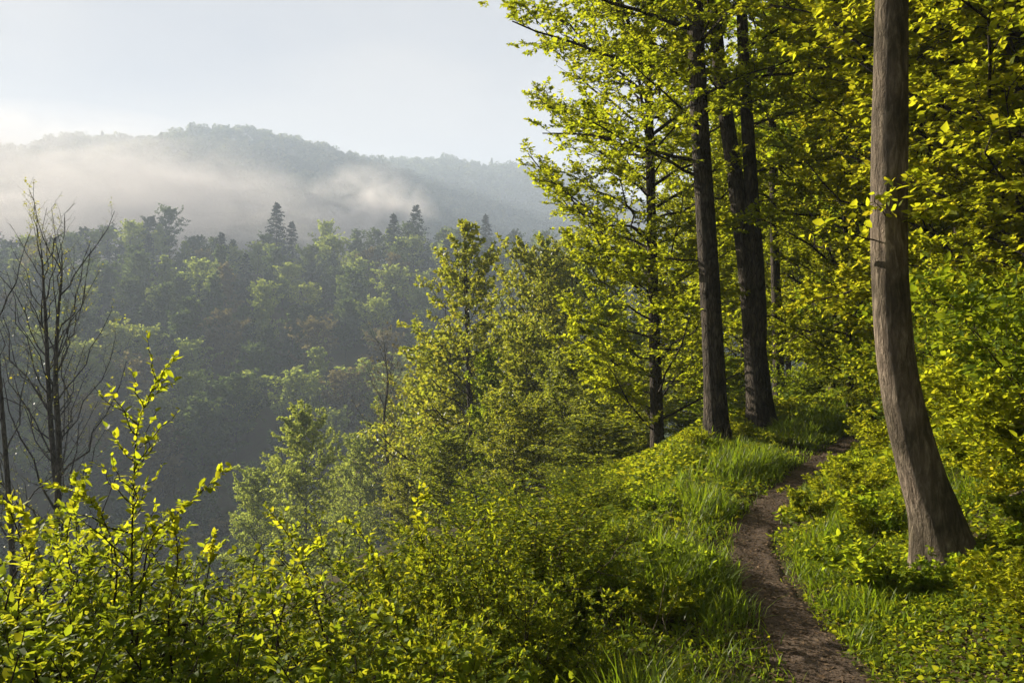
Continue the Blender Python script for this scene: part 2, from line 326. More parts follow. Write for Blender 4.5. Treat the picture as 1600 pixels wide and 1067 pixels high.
def trunk_mesh(rng, C, R, n=20, rough=0.05, flare=True):
    """one lumpy trunk along curve C (K,3) with radii R (K)"""
    V, q = tubes(C[None], R[None], n)
    K = len(C); ang = np.tile(np.arange(n)/n*2*np.pi, K); hh = np.repeat(np.arange(K)*np.linalg.norm(C[1]-C[0]), n)
    cen = np.repeat(C, n, 0); d = V-cen
    k = 1 + rough*2.2*fbm(np.cos(ang)*1.7+hh*0.5, np.sin(ang)*1.7+hh*0.9, int(rng.integers(99)), 4) + rough*0.9*fbm(np.cos(ang)*7+3*np.sin(hh*1.3), np.sin(ang)*7+hh*2.2, 17, 3)
    if flare: k = k + 0.42*np.exp(-np.maximum(hh-0.2, 0)/0.26)*(0.35+np.abs(np.sin(ang*2.5+1.0)))*0.8
    return cen + d*k[:, None], q
def straight_trunk(rng, H, lean=0.03, K=14, wob=0.02):
    s = np.linspace(0, 1, K); C = np.zeros((K, 3)); C[:, 2] = s*H
    d = rng.normal(0, lean, 2); C[:, 0] = d[0]*H*s + np.cumsum(rng.normal(0, wob*H/K, K))*s; C[:, 1] = d[1]*H*s + np.cumsum(rng.normal(0, wob*H/K, K))*s
    return C

def broadleaf(seed, H=10, r0=0.12, base=0.25, nb=26, blen=0.32, lenfn=None, ang=lambda t: 75-35*t, up=0.12, m2=9, m3=5, q=8, leaf=0.09, lf2=0.42, lf3=0.42,
              leafmat=None, bark=None, C=None, R=None, t1=0.98, shape='diamond', upn=0.9, jit=0.35, tr_n=12, q1=0, twig_up=0.05, wid=0.36, minr=None, rough=0.04, lvl3=True, drop=0.0, extra=None, cut=None, rr=0.5, radial=0):
    """returns dict of local meshes: trunk, limbs, crown"""
    rng = np.random.default_rng(seed)
    if C is None: C = straight_trunk(rng, H)
    K = len(C)
    if R is None: R = r0*(1-0.93*np.linspace(0, 1, K)**0.9)
    trunk = trunk_mesh(rng, C, R, tr_n, rough)
    if lenfn is None: lenfn = lambda t: np.sin(np.clip((t-base)/(1-base), 0, 1)*np.pi*0.86+0.42)
    P1, L1, R1 = shoots(rng, C[None], np.array([H]), np.array([R.max()]), nb, base, t1, ang, blen, flat=False, up=up, K=7, wob=0.03, lenfn=lenfn, rr=rr)
    if extra is not None:
        eP, eL = extra; P1 = np.concatenate([P1, eP]); L1 = np.concatenate([L1, eL]); R1 = np.concatenate([R1, 0.012*eL])
    P2, L2, R2 = shoots(rng, P1, L1, R1, m2, 0.18, 0.97, 48, lf2, flat=True, up=twig_up, K=5, wob=0.04, rr=0.5)
    segs = [tubes(P1, taper(R1, 7), 5), tubes(P2, taper(R2, 5), 3)]
    lp = []
    if lvl3:
        P3, L3, R3 = shoots(rng, P2, L2, R2, m3, 0.2, 0.97, 45, lf3, flat=True, up=0.03, K=4, wob=0.05, rr=0.6)
        segs.append(tubes(P3, taper(np.maximum(R3, 0.0012), 4), 3))
        lp.append(leaf_pts(rng, P3, q, 0.15, 1.0, 55, upn, jit))
        lp.append(leaf_pts(rng, P2, q, 0.3, 1.0, 55, upn, jit))
    else:
        lp.append(leaf_pts(rng, P2, q, 0.15, 1.0, 55, upn, jit))
    if q1: lp.append(leaf_pts(rng, P1, q1, 0.25, 1.0, 55, upn, jit))
    P, D, N = [np.concatenate(z) for z in zip(*lp)]
    kw = np.clip(L1/(0.5*np.percentile(L1, 90)), 0.12, 1.0)        # short shoots carry fewer leaves
    kw = np.concatenate(([np.repeat(kw, m2*m3*q), np.repeat(kw, m2*q)] if lvl3 else [np.repeat(kw, m2*q)]) + ([np.repeat(kw, q1)] if q1 else []))
    k = rng.random(len(P)) < kw; P, D, N = P[k], D[k], N[k]
    if drop > 0:
        k = rng.random(len(P)) > drop*(0.4+1.2*vnoise(P[:, 0]*1.3+P[:, 2]*0.7, P[:, 1]*1.3-P[:, 2]*0.9, seed)); P, D, N = P[k], D[k], N[k]
    if radial:
        N = unit(unit(P-np.array([0, 0, H*0.55]))*radial + N*0.6); D = unit(np.cross(N, np.cross(D, N)))
    if cut is not None:
        k = cut(P); P, D, N = P[k], D[k], N[k]
    crown = leaves(rng, P, D, N, leaf, wid, shape)
    return dict(trunk=trunk, limbs=join(segs), crown=crown, bark=bark, leaf=leafmat)
def plant(name, T, loc, rz=0, s=1.0, label=None, cat='tree', group=None, names=('trunk', 'limbs', 'crown')):
    e = empty(name, loc, rz, s); tag(e, label, cat, group)
    tb, lm, cr = names
    if T.get('trunk') is not None and tb: mesh_obj(tb, T['trunk'][0], [T['trunk'][1]], T['bark'], e)
    if T.get('limbs') is not None and lm: mesh_obj(lm, T['limbs'][0], [T['limbs'][1]], T.get('bark2', T['bark']), e)
    if T.get('crown') is not None: mesh_obj(cr, T['crown'][0], [T['crown'][1]], T['leaf'], e, T['crown'][2], smooth=False)
    return e
def conifer(seed, H=24, wid=0.17, nb=70, leaf=0.5, down=-0.12):
    rng = np.random.default_rng(seed)
    C = straight_trunk(rng, H, 0.01, 12, 0.005); R = 0.22*(1-0.95*np.linspace(0, 1, 12))
    P1, L1, R1 = shoots(rng, C[None], np.array([H]), np.array([0.2]), nb, 0.12, 0.985, lambda t: 96-40*np.clip((t-0.75)*4, 0, 1), wid, flat=False, up=down, K=5, wob=0.02, lenfn=lambda t: (1.02-t)**0.85*1.15+0.02)
    P2, L2, R2 = shoots(rng, P1, L1, R1, 8, 0.2, 0.98, 52, 0.34, flat=True, up=-0.15, K=3, wob=0.03)
    lp = [leaf_pts(rng, P2, 4, 0.1, 1.0, 35, 0.8, 0.25, 0.15), leaf_pts(rng, P1, 10, 0.1, 1.0, 40, 0.8, 0.25, 0.15)]
    P, D, N = [np.concatenate(z) for z in zip(*lp)]
    return dict(trunk=trunk_mesh(rng, C, R, 7, 0.02, False), limbs=tubes(P1, taper(R1, 5), 3), crown=leaves(rng, P, D, N, leaf, 0.30), bark=M_BARK, leaf=NED)
def shrub(seed, H=1.8, stems=9, leaf=0.06, spread_=0.5, q=9, m2=12, mat=None, shape='ovate', up=0.15, wid=0.30):
    rng = np.random.default_rng(seed)
    a = rng.uniform(0, 6.28, stems); tilt = rng.uniform(0.05, 1, stems)**0.7*spread_; ln = H*rng.uniform(0.7, 1.1, stems)
    D = np.stack([np.cos(a)*tilt, np.sin(a)*tilt, np.ones(stems)], 1); D = unit(D)
    s = np.linspace(0, 1, 9)
    P0 = (rng.normal(0, 0.10, (stems, 3))*np.array([1, 1, 0]))[:, None, :] + D[:, None, :]*(ln[:, None]*s)[..., None]
    P0[:, :, :2] += (np.stack([np.cos(a), np.sin(a)], 1)*(0.16*ln*spread_)[:, None])[:, None, :]*(s**2)[None, :, None]
    P0 += np.cumsum(rng.normal(0, 0.012, P0.shape), 1)*ln[:, None, None]*s[None, :, None]
    R0 = 0.006*ln
    P1, L1, R1 = shoots(rng, P0, ln, R0, m2, 0.22, 0.96, 52, 0.42, flat=False, up=up, K=6, wob=0.035, rr=0.55, taper=0.5)
    P2, L2, R2 = shoots(rng, P1, L1, R1, 5, 0.2, 0.92, 48, 0.42, flat=True, up=0.1, K=4, wob=0.05, rr=0.6)
    lp = [leaf_pts(rng, P2, q, 0.1, 1.0, 52, 0.9, 0.38), leaf_pts(rng, P1, q, 0.2, 1.0, 52, 0.9, 0.38), leaf_pts(rng, P0, 16, 0.45, 1.0, 55, 0.8, 0.4)]
    P, Dd, N = [np.concatenate(z) for z in zip(*lp)]
    k = P[:, 2] > 0.12; P, Dd, N = P[k], Dd[k], N[k]
    return dict(trunk=tubes(P0, taper(R0, 9, 0.25), 6), limbs=join([tubes(P1, taper(R1, 6), 4), tubes(P2, taper(np.maximum(R2, 0.001), 4), 3)]),
                crown=leaves(rng, P, Dd, N, leaf, wid, shape), bark=M_TWIG, leaf=mat or SHR)
rnd = random.Random(11)
def ground_at(px, d): 
    x = spx(px, d); return (x, d, H1(x, d))

# ---------------------------------------------------------------- ground, path
gx = spread(-1100, 1100, -9, 12, 0.14, 1.07); gy = spread(-60, 1500, 1.2, 22, 0.14, 1.06)
GX, GYY = np.meshgrid(gx, gy)
GZ = height(GX.ravel(), GYY.ravel())
sP = path_s(GX.ravel(), GYY.ravel())
GZ = GZ - 0.02*((np.abs(sP) < 0.22) & (GYY.ravel() < 24) & (GYY.ravel() > -2))
nx, ny = len(gx), len(gy)
idx = np.arange(nx*ny).reshape(ny, nx)
q = np.stack([idx[:-1, :-1], idx[:-1, 1:], idx[1:, 1:], idx[1:, :-1]], -1).reshape(-1, 4)
g = mesh_obj('ground', np.stack([GX.ravel(), GYY.ravel(), GZ], 1), [q], M_GROUND); tag(g, 'dark wooded hillside ground falling to the valley and rising to the hills', 'ground', kind='structure')
py_ = np.arange(-1.5, 23, 0.06); ts = np.linspace(-1, 1, 21)
PY, TS = np.meshgrid(py_, ts, indexing='ij')
hw = 0.19 + 0.07*sstep(5.0, 3.4, PY) + 0.17*fbm(PY*1.3, np.sign(TS)*7.0, 31, 3) + 0.10*fbm(PY*6, np.sign(TS)*3.0, 37, 3)
dX = (path_x(PY+0.3)-path_x(PY-0.3))/0.6; nl = np.sqrt(1+dX*dX)
PX = path_x(PY) + TS*hw/nl; PYY = PY - TS*hw*dX/nl
PZ = height(PX.ravel(), PYY.ravel()).reshape(PX.shape) + 0.014 - 0.03*np.abs(TS)**4 + 0.045*fbm(PX*6, PYY*6, 41, 3)
idx = np.arange(PX.size).reshape(PX.shape)
q = np.stack([idx[:-1, :-1], idx[:-1, 1:], idx[1:, 1:], idx[1:, :-1]], -1).reshape(-1, 4)
p = mesh_obj('path', np.stack([PX.ravel(), PYY.ravel(), PZ.ravel()], 1), [q], M_PATH); tag(p, 'narrow brown earth footpath curving along the wooded slope', 'path', kind='structure')

# ---------------------------------------------------------------- the big trunks by the path
def px_curve(pts, d, lean_y=0.0):
    """photo outline points (px, py, width) at distance d -> local curve, radii and base location"""
    p = np.array(pts, float)
    x = (p[:, 0]-800)/F*d; z = EYE + (533.5-p[:, 1])/F*d; r = p[:, 2]/2/F*d
    loc = np.array([x[0], d, H1(x[0], d)])
    C = np.stack([x-loc[0], lean_y*(z-loc[2]), z-loc[2]], 1)
    C = np.vstack([C]); C[0, 2] = -0.25
    return C, r, loc
rng0 = np.random.default_rng(5)
C, r, loc = px_curve([(1488, 885, 92), (1462, 810, 74), (1440, 740, 67), (1413, 640, 62), (1398, 550, 59), (1391, 450, 57), (1389, 350, 57), (1390, 200, 55), (1392, 50, 51), (1394, -200, 48), (1396, -600, 44), (1380, -1200, 32), (1370, -1800, 10)], 4.85)
CR = smooth_curve(np.hstack([C, r[:, None]]), 260); C1, R1_ = CR[:, :3], CR[:, 3]
def arm(start, D, ln, up, K=7, seed=0):
    rg = np.random.default_rng(seed); s = np.linspace(0, 1, K)
    P = np.array(start)[None]+unit(np.array(D, float))[None]*(ln*s)[:, None]; P[:, 2] += up*ln*s**2
    P += rg.normal(0, 0.02, P.shape)*ln*s[:, None]
    return P
def on_curve(C, z):
    i = np.argmin(np.abs(C[:, 2]-z)); return C[i, :3]
ex = [(4.1, (-1, -0.5, 0.25), 1.1, -0.1), (3.9, (0.8, -0.5, 0.3), 1.1, -0.05), (4.3, (-0.9, 0.5, 0.3), 1.4, -0.1),
      (3.9, (0.5, 1, 0.2), 1.6, -0.1), (4.0, (1, 0.5, 0.2), 1.7, -0.1), (4.4, (-0.3, -0.9, 0.3), 1.2, -0.2), (4.3, (1, -0.1, 0.1), 1.8, -0.2), (3.7, (1, 0.8, 0.35), 1.4, -0.1)]
eP = np.stack([arm(on_curve(C1, z), D, ln, up, 7, i) for i, (z, D, ln, up) in enumerate(ex)]); eL = np.array([e[2] for e in ex])
R1_ = R1_*0.94; B0 = loc.copy()
T = broadleaf(1, H=9.5, base=0.46, nb=22, blen=0.28, C=C1, R=R1_, m2=13, m3=7, q=13, leaf=0.040, leafmat=YEL, bark=M_BEECH, tr_n=72, up=0.1, extra=(eP, eL), rough=0.05, shape='ovate', wid=0.30, drop=0.2)
rg = np.random.default_rng(61)
spg = np.stack([arm(on_curve(C1, z), D, ln, up, 7, 90+i) for i, (z, D, ln, up) in enumerate([(2.02, (-0.6, -0.8, 0.25), 0.42, 0.0), (1.98, (0.5, -1, 0.35), 0.34, 0.0), (1.9, (-1, -0.2, 0.15), 0.5, 0.05), (2.12, (0.1, -1, 0.5), 0.3, 0)])])
sL = np.array([0.42, 0.34, 0.5, 0.3])
sp2, sl2, sr2 = shoots(rg, spg, sL, np.full(4, 0.006), 5, 0.25, 0.9, 50, 0.5)
lp = [leaf_pts(rg, spg, 8, 0.3, 1, 55, 0.7, 0.5), leaf_pts(rg, sp2, 6, 0.2, 1, 55, 0.7, 0.5)]
V_, f_, t_ = leaves(rg, *[np.concatenate(z) for z in zip(*lp)], 0.052, 0.30, 'ovate')
T['crown'] = (np.concatenate([T['crown'][0], V_]), np.concatenate([T['crown'][1], f_+len(T['crown'][0])]), np.concatenate([T['crown'][2], t_]))
T['limbs'] = join([T['limbs'], tubes(spg, taper(np.full(4, 0.006), 7), 4), tubes(sp2, taper(np.full(len(sp2), 0.002), 5), 3)])
T['bark2'] = M_TWIG
plant('beech_tree', T, loc, label='thick curved grey trunk leaning up beside the path, left side sunlit', cat='tree')

C, r, loc = px_curve([(1122, 712, 42), (1119, 650, 36), (1115, 560, 33), (1108, 430, 31), (1100, 300, 29), (1091, 150, 27), (1086, 20, 25), (1080, -200, 22), (1078, -600, 12), (1078, -800, 5)], 12.0)
CR = smooth_curve(np.hstack([C, r[:, None]]), 60)
ex = [(1.9, (-1, -0.4, 0.0), 1.0), (2.6, (-1, 0.2, 0.05), 1.3), (3.2, (1, -0.5, 0.1), 1.0), (3.9, (-1, -0.6, 0.3), 2.3), (4.3, (-1, 0.4, 0.3), 2.6), (4.8, (-0.8, -1, 0.25), 2.0), (5.1, (0.9, -0.8, 0.2), 1.8), (5.5, (-1, -0.1, 0.25), 2.9), (5.9, (0.3, -1, 0.2), 2.2), (6.2, (-1, -0.5, 0.1), 3.0), (6.6, (0.9, -0.2, 0), 2.6), (6.9, (-0.9, 0.3, 0.1), 3.2), (4.9, (0.9, 0.5, 0.3), 1.6)]
eP = np.stack([arm(on_curve(CR, z), D, ln, 0.02, 7, 20+i) for i, (z, D, ln) in enumerate(ex)]); eL = np.array([e[2] for e in ex])
T = broadleaf(2, H=13, base=0.36, nb=34, blen=0.22, C=CR[:, :3], R=CR[:, 3], m2=13, m3=8, q=13, leaf=0.060, leafmat=YEL, bark=M_BARK, tr_n=28, extra=(eP, eL), drop=0.3)
plant('tall_tree', T, loc, label='straight dark trunk left of the path, next to the twin stemmed tree', cat='tree')

Ca, ra, loc = px_curve([(1193, 690, 50), (1188, 640, 41), (1181, 560, 36), (1172, 460, 31), (1160, 360, 27), (1146, 260, 24), (1130, 150, 22), (1118, 40, 20), (1105, -150, 17), (1090, -500, 8), (1085, -700, 4)], 13.0)
CRa = smooth_curve(np.hstack([Ca, ra[:, None]]), 60)
Cb = np.array([((p-800)/F*13-loc[0], -0.06, EYE+(533.5-y)/F*13-loc[2], w_/2/F*13) for p, y, w_ in [(1185, 560, 20), (1184, 500, 24), (1181, 430, 23), (1175, 340, 22), (1168, 230, 20), (1161, 110, 18), (1157, 0, 16), (1152, -200, 13), (1150, -500, 6), (1150, -620, 3)]])
CRb = smooth_curve(Cb, 50)
ex = [(2.3, (-1, -0.5, 0.1), 1.0), (3.3, (-0.8, -0.7, 0.2), 1.0), (3.6, (1, -0.4, 0.2), 1.1), (4.3, (1, 0.1, 0.2), 1.6), (4.9, (1, -0.6, 0.2), 1.8), (5.4, (-0.7, -1, 0.2), 1.6), (5.8, (1, -0.2, 0.1), 2.3), (6.3, (0.6, -1, 0.1), 2.2), (6.7, (-0.8, -0.6, 0.1), 2.4), (7.0, (1, 0.4, 0), 2.5)]
eP = np.stack([arm(on_curve(CRb if D[0] > 0 else CRa, z), D, ln, 0.02, 7, 50+i) for i, (z, D, ln) in enumerate(ex)]); eL = np.array([e[2] for e in ex])
T = broadleaf(3, H=12, base=0.38, nb=32, blen=0.22, C=CRa[:, :3], R=CRa[:, 3], m2=13, m3=8, q=13, leaf=0.060, leafmat=YEL, bark=M_BARK, tr_n=28, extra=(eP, eL), drop=0.3)
rg = np.random.default_rng(8)
e3 = plant('twin_stemmed_tree', T, loc, label='twin stemmed tree whose two dark trunks part above head height', cat='tree')
Vb, qb = trunk_mesh(rg, CRb[:, :3], CRb[:, 3], 24, 0.04, False); mesh_obj('trunk', Vb, [qb], M_BARK, e3)

# bright yellow-green tree left of the two trunks
C, r, loc = px_curve([(1029, 725, 24), (1026, 640, 20), (1022, 500, 17), (1018, 350, 15), (1015, 200, 13), (1012, 50, 11), (1010, -150, 7), (1008, -350, 3)], 15.0)
CR = smooth_curve(np.hstack([C, r[:, None]]), 40)
T = broadleaf(4, H=11, base=0.07, nb=96, blen=0.25, C=CR[:, :3], R=CR[:, 3], m2=14, m3=8, q=13, leaf=0.063, leafmat=YEL, bark=M_BARK, tr_n=18, up=0.2, drop=0.16, lenfn=lambda t: 0.55+0.5*np.sin(np.clip((t-0.1)/0.9, 0, 1)*np.pi*0.8+0.3), ang=lambda t: 72-25*t)
plant('maple_tree', T, loc, label='slender dark trunk thick with bright yellow green leaves at valley edge', cat='tree')

# thin dark trunks further along the path
C, r, loc = px_curve([(1218, 612, 19), (1215, 520, 16), (1211, 400, 14), (1208, 250, 12), (1205, 80, 10), (1202, -150, 6), (1200, -300, 3)], 18.0)
CR = smooth_curve(np.hstack([C, r[:, None]]), 36)
T = broadleaf(6, H=12, base=0.3, nb=30, blen=0.22, C=CR[:, :3], R=CR[:, 3], m2=12, m3=7, q=8, leaf=0.09, leafmat=GRN, bark=M_BARK, tr_n=14, drop=0.25)
plant('slim_tree', T, loc, label='slim dark trunk standing behind and right of the twin stems', cat='tree')
C, r, loc = px_curve([(1352, 600, 14), (1350, 500, 11), (1347, 380, 10), (1345, 250, 8), (1342, 100, 6), (1340, -60, 2)], 20.0)
CR = smooth_curve(np.hstack([C, r[:, None]]), 30)
T = broadleaf(7, H=11, base=0.3, nb=26, blen=0.22, C=CR[:, :3], R=CR[:, 3], m2=12, m3=7, q=8, leaf=0.09, leafmat=GRN, bark=M_BARK, tr_n=12, drop=0.2)
plant('slim_tree', T, loc, label='very thin dark trunk just left of the thick curved trunk', cat='tree')

# ---------------------------------------------------------------- understory and woodland on the right
UND = [broadleaf(60+i, H=h, r0=rr, base=0.08, nb=64, blen=bl, m2=13, m3=7, q=14, leaf=0.062, leafmat=mt, bark=M_BARK, tr_n=12, up=0.12, drop=0.12, lenfn=lambda t: 0.45+0.6*np.sin(np.clip(t, 0, 1)*np.pi*0.85+0.25), ang=lambda t: 78-30*t)
       for i, (h, rr, bl, mt) in enumerate([(8.0, 0.07, 0.30, YEL), (7.0, 0.06, 0.34, YEL), (10.0, 0.10, 0.26, GRN)])]
UO = []
und = [(1500, 10.5, 0, 0.4, 1.0, 'sunlit young tree on the bank right of the curved trunk'),
       (1610, 8.5, 1, 1.9, 0.95, 'leafy young tree at the right edge, on the bank'),
       (1700, 12.5, 2, 3.0, 1.0, 'tall leafy tree high on the bank, right edge'),
       (1440, 15, 2, 5.1, 1.0, 'leafy tree showing just right of the curved trunk, further off'),
       (1560, 17, 2, 1.2, 1.15, 'tall tree deep in the wood on the right'),
       (1300, 18.5, 1, 2.2, 1.1, 'shaded leafy tree left of the curved trunk, behind the path bend'),
       (1270, 25, 2, 4.4, 1.1, 'darker leafy tree beyond the path bend, between thin trunks'),
       (1370, 24, 2, 0.9, 1.15, 'leafy tree hidden partly by the curved trunk, deep in the wood'),
       (1160, 24, 1, 0.2, 1.2, 'leafy tree behind the gap between straight trunk and twin stems'),
       (1230, 34, 2, 2.9, 1.3, 'distant leafy tree seen just right of the slim trunk'),
       (1090, 29, 0, 3.9, 1.3, 'leafy tree behind the straight dark trunk'),
       (1420, 34, 2, 2.0, 1.3, 'distant tree top behind the curved trunk'),
       (1520, 28, 2, 4.0, 1.2, 'distant leafy tree above the right bank'),
       (1640, 24, 2, 5.5, 1.2, 'leafy tree far up the bank by the right edge'),
       (1310, 45, 2, 1.0, 1.5, 'farthest leafy tree in the gap over the path'),
       (1680, 8.2, 0, 2.6, 1.15, 'bright leafy tree cut by the right edge, nearest on the bank'), (1540, 12.5, 1, 3.3, 1.25, 'bright leafy tree on the bank behind the thick curved trunk'),
       (1330, 14.5, 0, 4.9, 0.9, 'bright leafy tree left of the curved trunk above the path bend'), (1265, 20, 0, 0.7, 1.1, 'sunlit leafy tree right of the slim trunk'), (1460, 19, 0, 2.2, 1.3, 'sunlit leafy crown high behind the curved trunk'), (1620, 15, 0, 1.5, 1.3, 'sunlit leafy crown high up by the right edge')]
for px, d, k, rz, s, lab in und:
    l = ground_at(px, d)
    if UO and any(u[0] == k for u in UO):
        o = copy_tree(next(u[1] for u in UO if u[0] == k))
    else:
        o = plant('understory_tree', UND[k], (0, 0, 0)); UO.append((k, o))
    o.location = (l[0], l[1], l[2]-0.05); o.rotation_euler = (0, 0, rz); o.scale = (s, s, s)
    tag(o, lab, 'tree', 'leafy trees of the wood on the right')

# ---------------------------------------------------------------- trees on the slope below the path
C, r, loc = px_curve([(741, 800, 12), (738, 700, 10.5), (733, 600, 9), (730, 500, 7.5), (727, 420, 5), (726, 350, 1.5)], 33.0)
CR = smooth_curve(np.hstack([C, r[:, None]]), 30)
T = broadleaf(31, H=12.5, base=0.10, nb=64, blen=0.29, C=CR[:, :3], R=CR[:, 3], m2=11, m3=6, q=8, leaf=0.125, leafmat=OLV, bark=M_BARK, tr_n=10, up=0.22, twig_up=0.15, jit=0.6, upn=0.6, lenfn=lambda t: 0.08+1.3*(1-t)**0.85, ang=lambda t: 74-30*t, drop=0.5)
plant('pointed_tree', T, loc, label='pointed green tree with a straight dark trunk rising against the misty ridge', cat='tree')
SLO = [broadleaf(70+i, H=h, r0=rr, base=0.12, nb=56, blen=bl, m2=12, m3=6, q=9, leaf=0.135, leafmat=mt, bark=M_BARK, tr_n=9, up=0.22, drop=0.25, jit=0.6, upn=0.6, lenfn=lf, ang=lambda t: 78-30*t)
       for i, (h, rr, bl, mt, lf) in enumerate([(11.0, 0.10, 0.27, OLV, lambda t: 0.5+0.55*np.sin(np.pi*0.92*np.clip(t, 0, 1))), (12.0, 0.10, 0.24, GRN, lambda t: 0.42+0.6*(1-t)**0.6), (9.0, 0.08, 0.33, OLV, lambda t: 0.5+0.6*np.sin(np.pi*0.92*np.clip(t, 0, 1))), (12.0, 0.11, 0.26, LIM, lambda t: 0.35+0.7*np.sin(np.clip(t, 0, 1)*2.7+0.2))])]
SH = [11.0, 12.0, 9.0, 12.0]
slo = [(765, 560, 30, 1, 'slim tree touching the right side of the pointed tree'),
       (690, 545, 36, 0, 'round green tree left of the pointed tree trunk'),
       (655, 600, 44, 0, 'leafy tree at the left foot of the pointed tree'),
       (850, 405, 38, 0, 'tall airy tree between the pointed tree and the yellow foliage'),
       (905, 425, 44, 2, 'rounded tree half behind the yellow green maple foliage'),
       (820, 530, 28, 2, 'broad leafy tree in front of the airy tree'),
       (885, 560, 24, 0, 'low bright tree under the yellow foliage on the slope'),
       (950, 470, 30, 1, 'leafy tree behind the slender yellow tree'),
       (970, 590, 20, 2, 'low leafy tree at the foot of the slender yellow tree'),
       (800, 640, 23, 2, 'low round tree above the shrubs near the middle'),
       (700, 690, 26, 2, 'low leafy tree just above the front shrubs'),
       (1000, 520, 42, 1, 'distant slope tree seen through the yellow leaves'),
       (620, 660, 52, 0, 'bushy tree on the slope beside the bare brown tree'),
       (930, 660, 17, 2, 'small bright tree left of the slender trunk base'),
       (560, 690, 62, 3, 'pale tree low on the slope, left of the bushy tree'),
       (640, 740, 34, 2, 'low tree over the shrubs under the bushy tree'),
       (480, 655, 88, 3, 'pale lime tree standing against the dark valley, left of centre'),
       (395, 745, 70, 3, 'narrow lime tree low in the dark valley over the front shrubs'),
       (540, 745, 52, 3, 'pale tree low over the front shrubs near the thin trunk'),
       (1065, 560, 22, 2, 'leafy tree seen between the slender and straight trunks'),
       (1130, 560, 20, 1, 'leafy tree seen between the straight trunk and twin stems')]
SO = {}
def solve_d(px, py, want, lo, hi):
    d = np.arange(lo, hi, 1.0); x = spx(px, d); h = EYE+(533.5-py)/F*d - height(x, d)
    return float(d[np.argmin(np.abs(h-want))])
for i, (px, py, d, k, lab) in enumerate(slo):
    if d > 45: d = solve_d(px, py, 14, 40, 110)
    l = ground_at(px, d); top = EYE+(533.5-py)/F*d; s = (top-l[2])/SH[k]
    if k in SO: o = copy_tree(SO[k])
    else: o = plant('slope_tree', SLO[k], (0, 0, 0)); SO[k] = o
    o.location = (l[0], l[1], l[2]-0.1); o.rotation_euler = (0, 0, 1.7*i)
    sx = min(max(s*0.9, 0.45), 1.9); o.scale = (sx, sx, s)
    tag(o, lab, 'tree', 'leafy trees on the slope below the path')

# bare-branched trees
def bare(seed, C, R, H, nb, base, leafmat, leaf, q, blen, drop, stems=None, ang=lambda t: 46-16*t):
    return broadleaf(seed, H=H, base=base, nb=nb, blen=blen, C=C, R=R, m2=9, m3=6, q=q, leaf=leaf, leafmat=leafmat, bark=M_GREY, tr_n=10, up=0.45, twig_up=0.35, ang=ang, drop=drop, lenfn=lambda t: 0.45+0.7*(1-t), rr=0.3)
C, r, loc = px_curve([(86, 1010, 12), (88, 850, 10), (92, 700, 9), (87, 600, 7.5), (90, 500, 5), (96, 440, 3), (97, 395, 1)], 20.0)
CR = smooth_curve(np.hstack([C, r[:, None]]), 34)
T = bare(41, CR[:, :3], CR[:, 3], 11.5, 25, 0.25, OLV, 0.042, 4, 0.27, 0.975)
eb = plant('bare_tree', T, loc, label='thin two stemmed tree with nearly bare upright branches, far left', cat='tree')
Cb = np.array([((p-800)/F*20-loc[0], 0.15, EYE+(533.5-y)/F*20-loc[2], w_/2/F*20) for p, y, w_ in [(86, 800, 6), (78, 720, 8), (70, 600, 7), (66, 500, 5), (62, 440, 3.5), (60, 400, 2), (58, 380, 0.8)]])
CRb = smooth_curve(Cb, 30)
T = bare(42, CRb[:, :3], CRb[:, 3], 8.5, 22, 0.18, OLV, 0.042, 4, 0.33, 0.975)
mesh_obj('trunk', T['trunk'][0], [T['trunk'][1]], M_GREY, eb); mesh_obj('limbs', T['limbs'][0], [T['limbs'][1]], M_GREY, eb); mesh_obj('crown', T['crown'][0], [T['crown'][1]], OLV, eb, T['crown'][2], smooth=False)
C, r, loc = px_curve([(30, 1010, 10), (18, 850, 9), (8, 700, 7), (0, 600, 6), (-8, 480, 4), (-14, 400, 1.5)], 18.0)
CR = smooth_curve(np.hstack([C, r[:, None]]), 30)
T = bare(43, CR[:, :3], CR[:, 3], 9, 14, 0.3, OLV, 0.05, 4, 0.3, 0.92)
plant('bare_tree', T, loc, label='leaning thin trunk with sparse leaves cut by the left edge', cat='tree')
C, r, loc = px_curve([(614, 915, 6), (612, 820, 5.5), (608, 740, 5), (600, 660, 4), (606, 600, 2.5), (600, 540, 0.8)], 40.0)
CR = smooth_curve(np.hstack([C, r[:, None]]), 30)
T = bare(44, CR[:, :3], CR[:, 3], 13, 34, 0.3, FBR, 0.09, 4, 0.20, 0.93, ang=lambda t: 55-20*t)
plant('bare_tree', T, loc, label='brown budding tree on the slope left of the pointed tree', cat='tree')

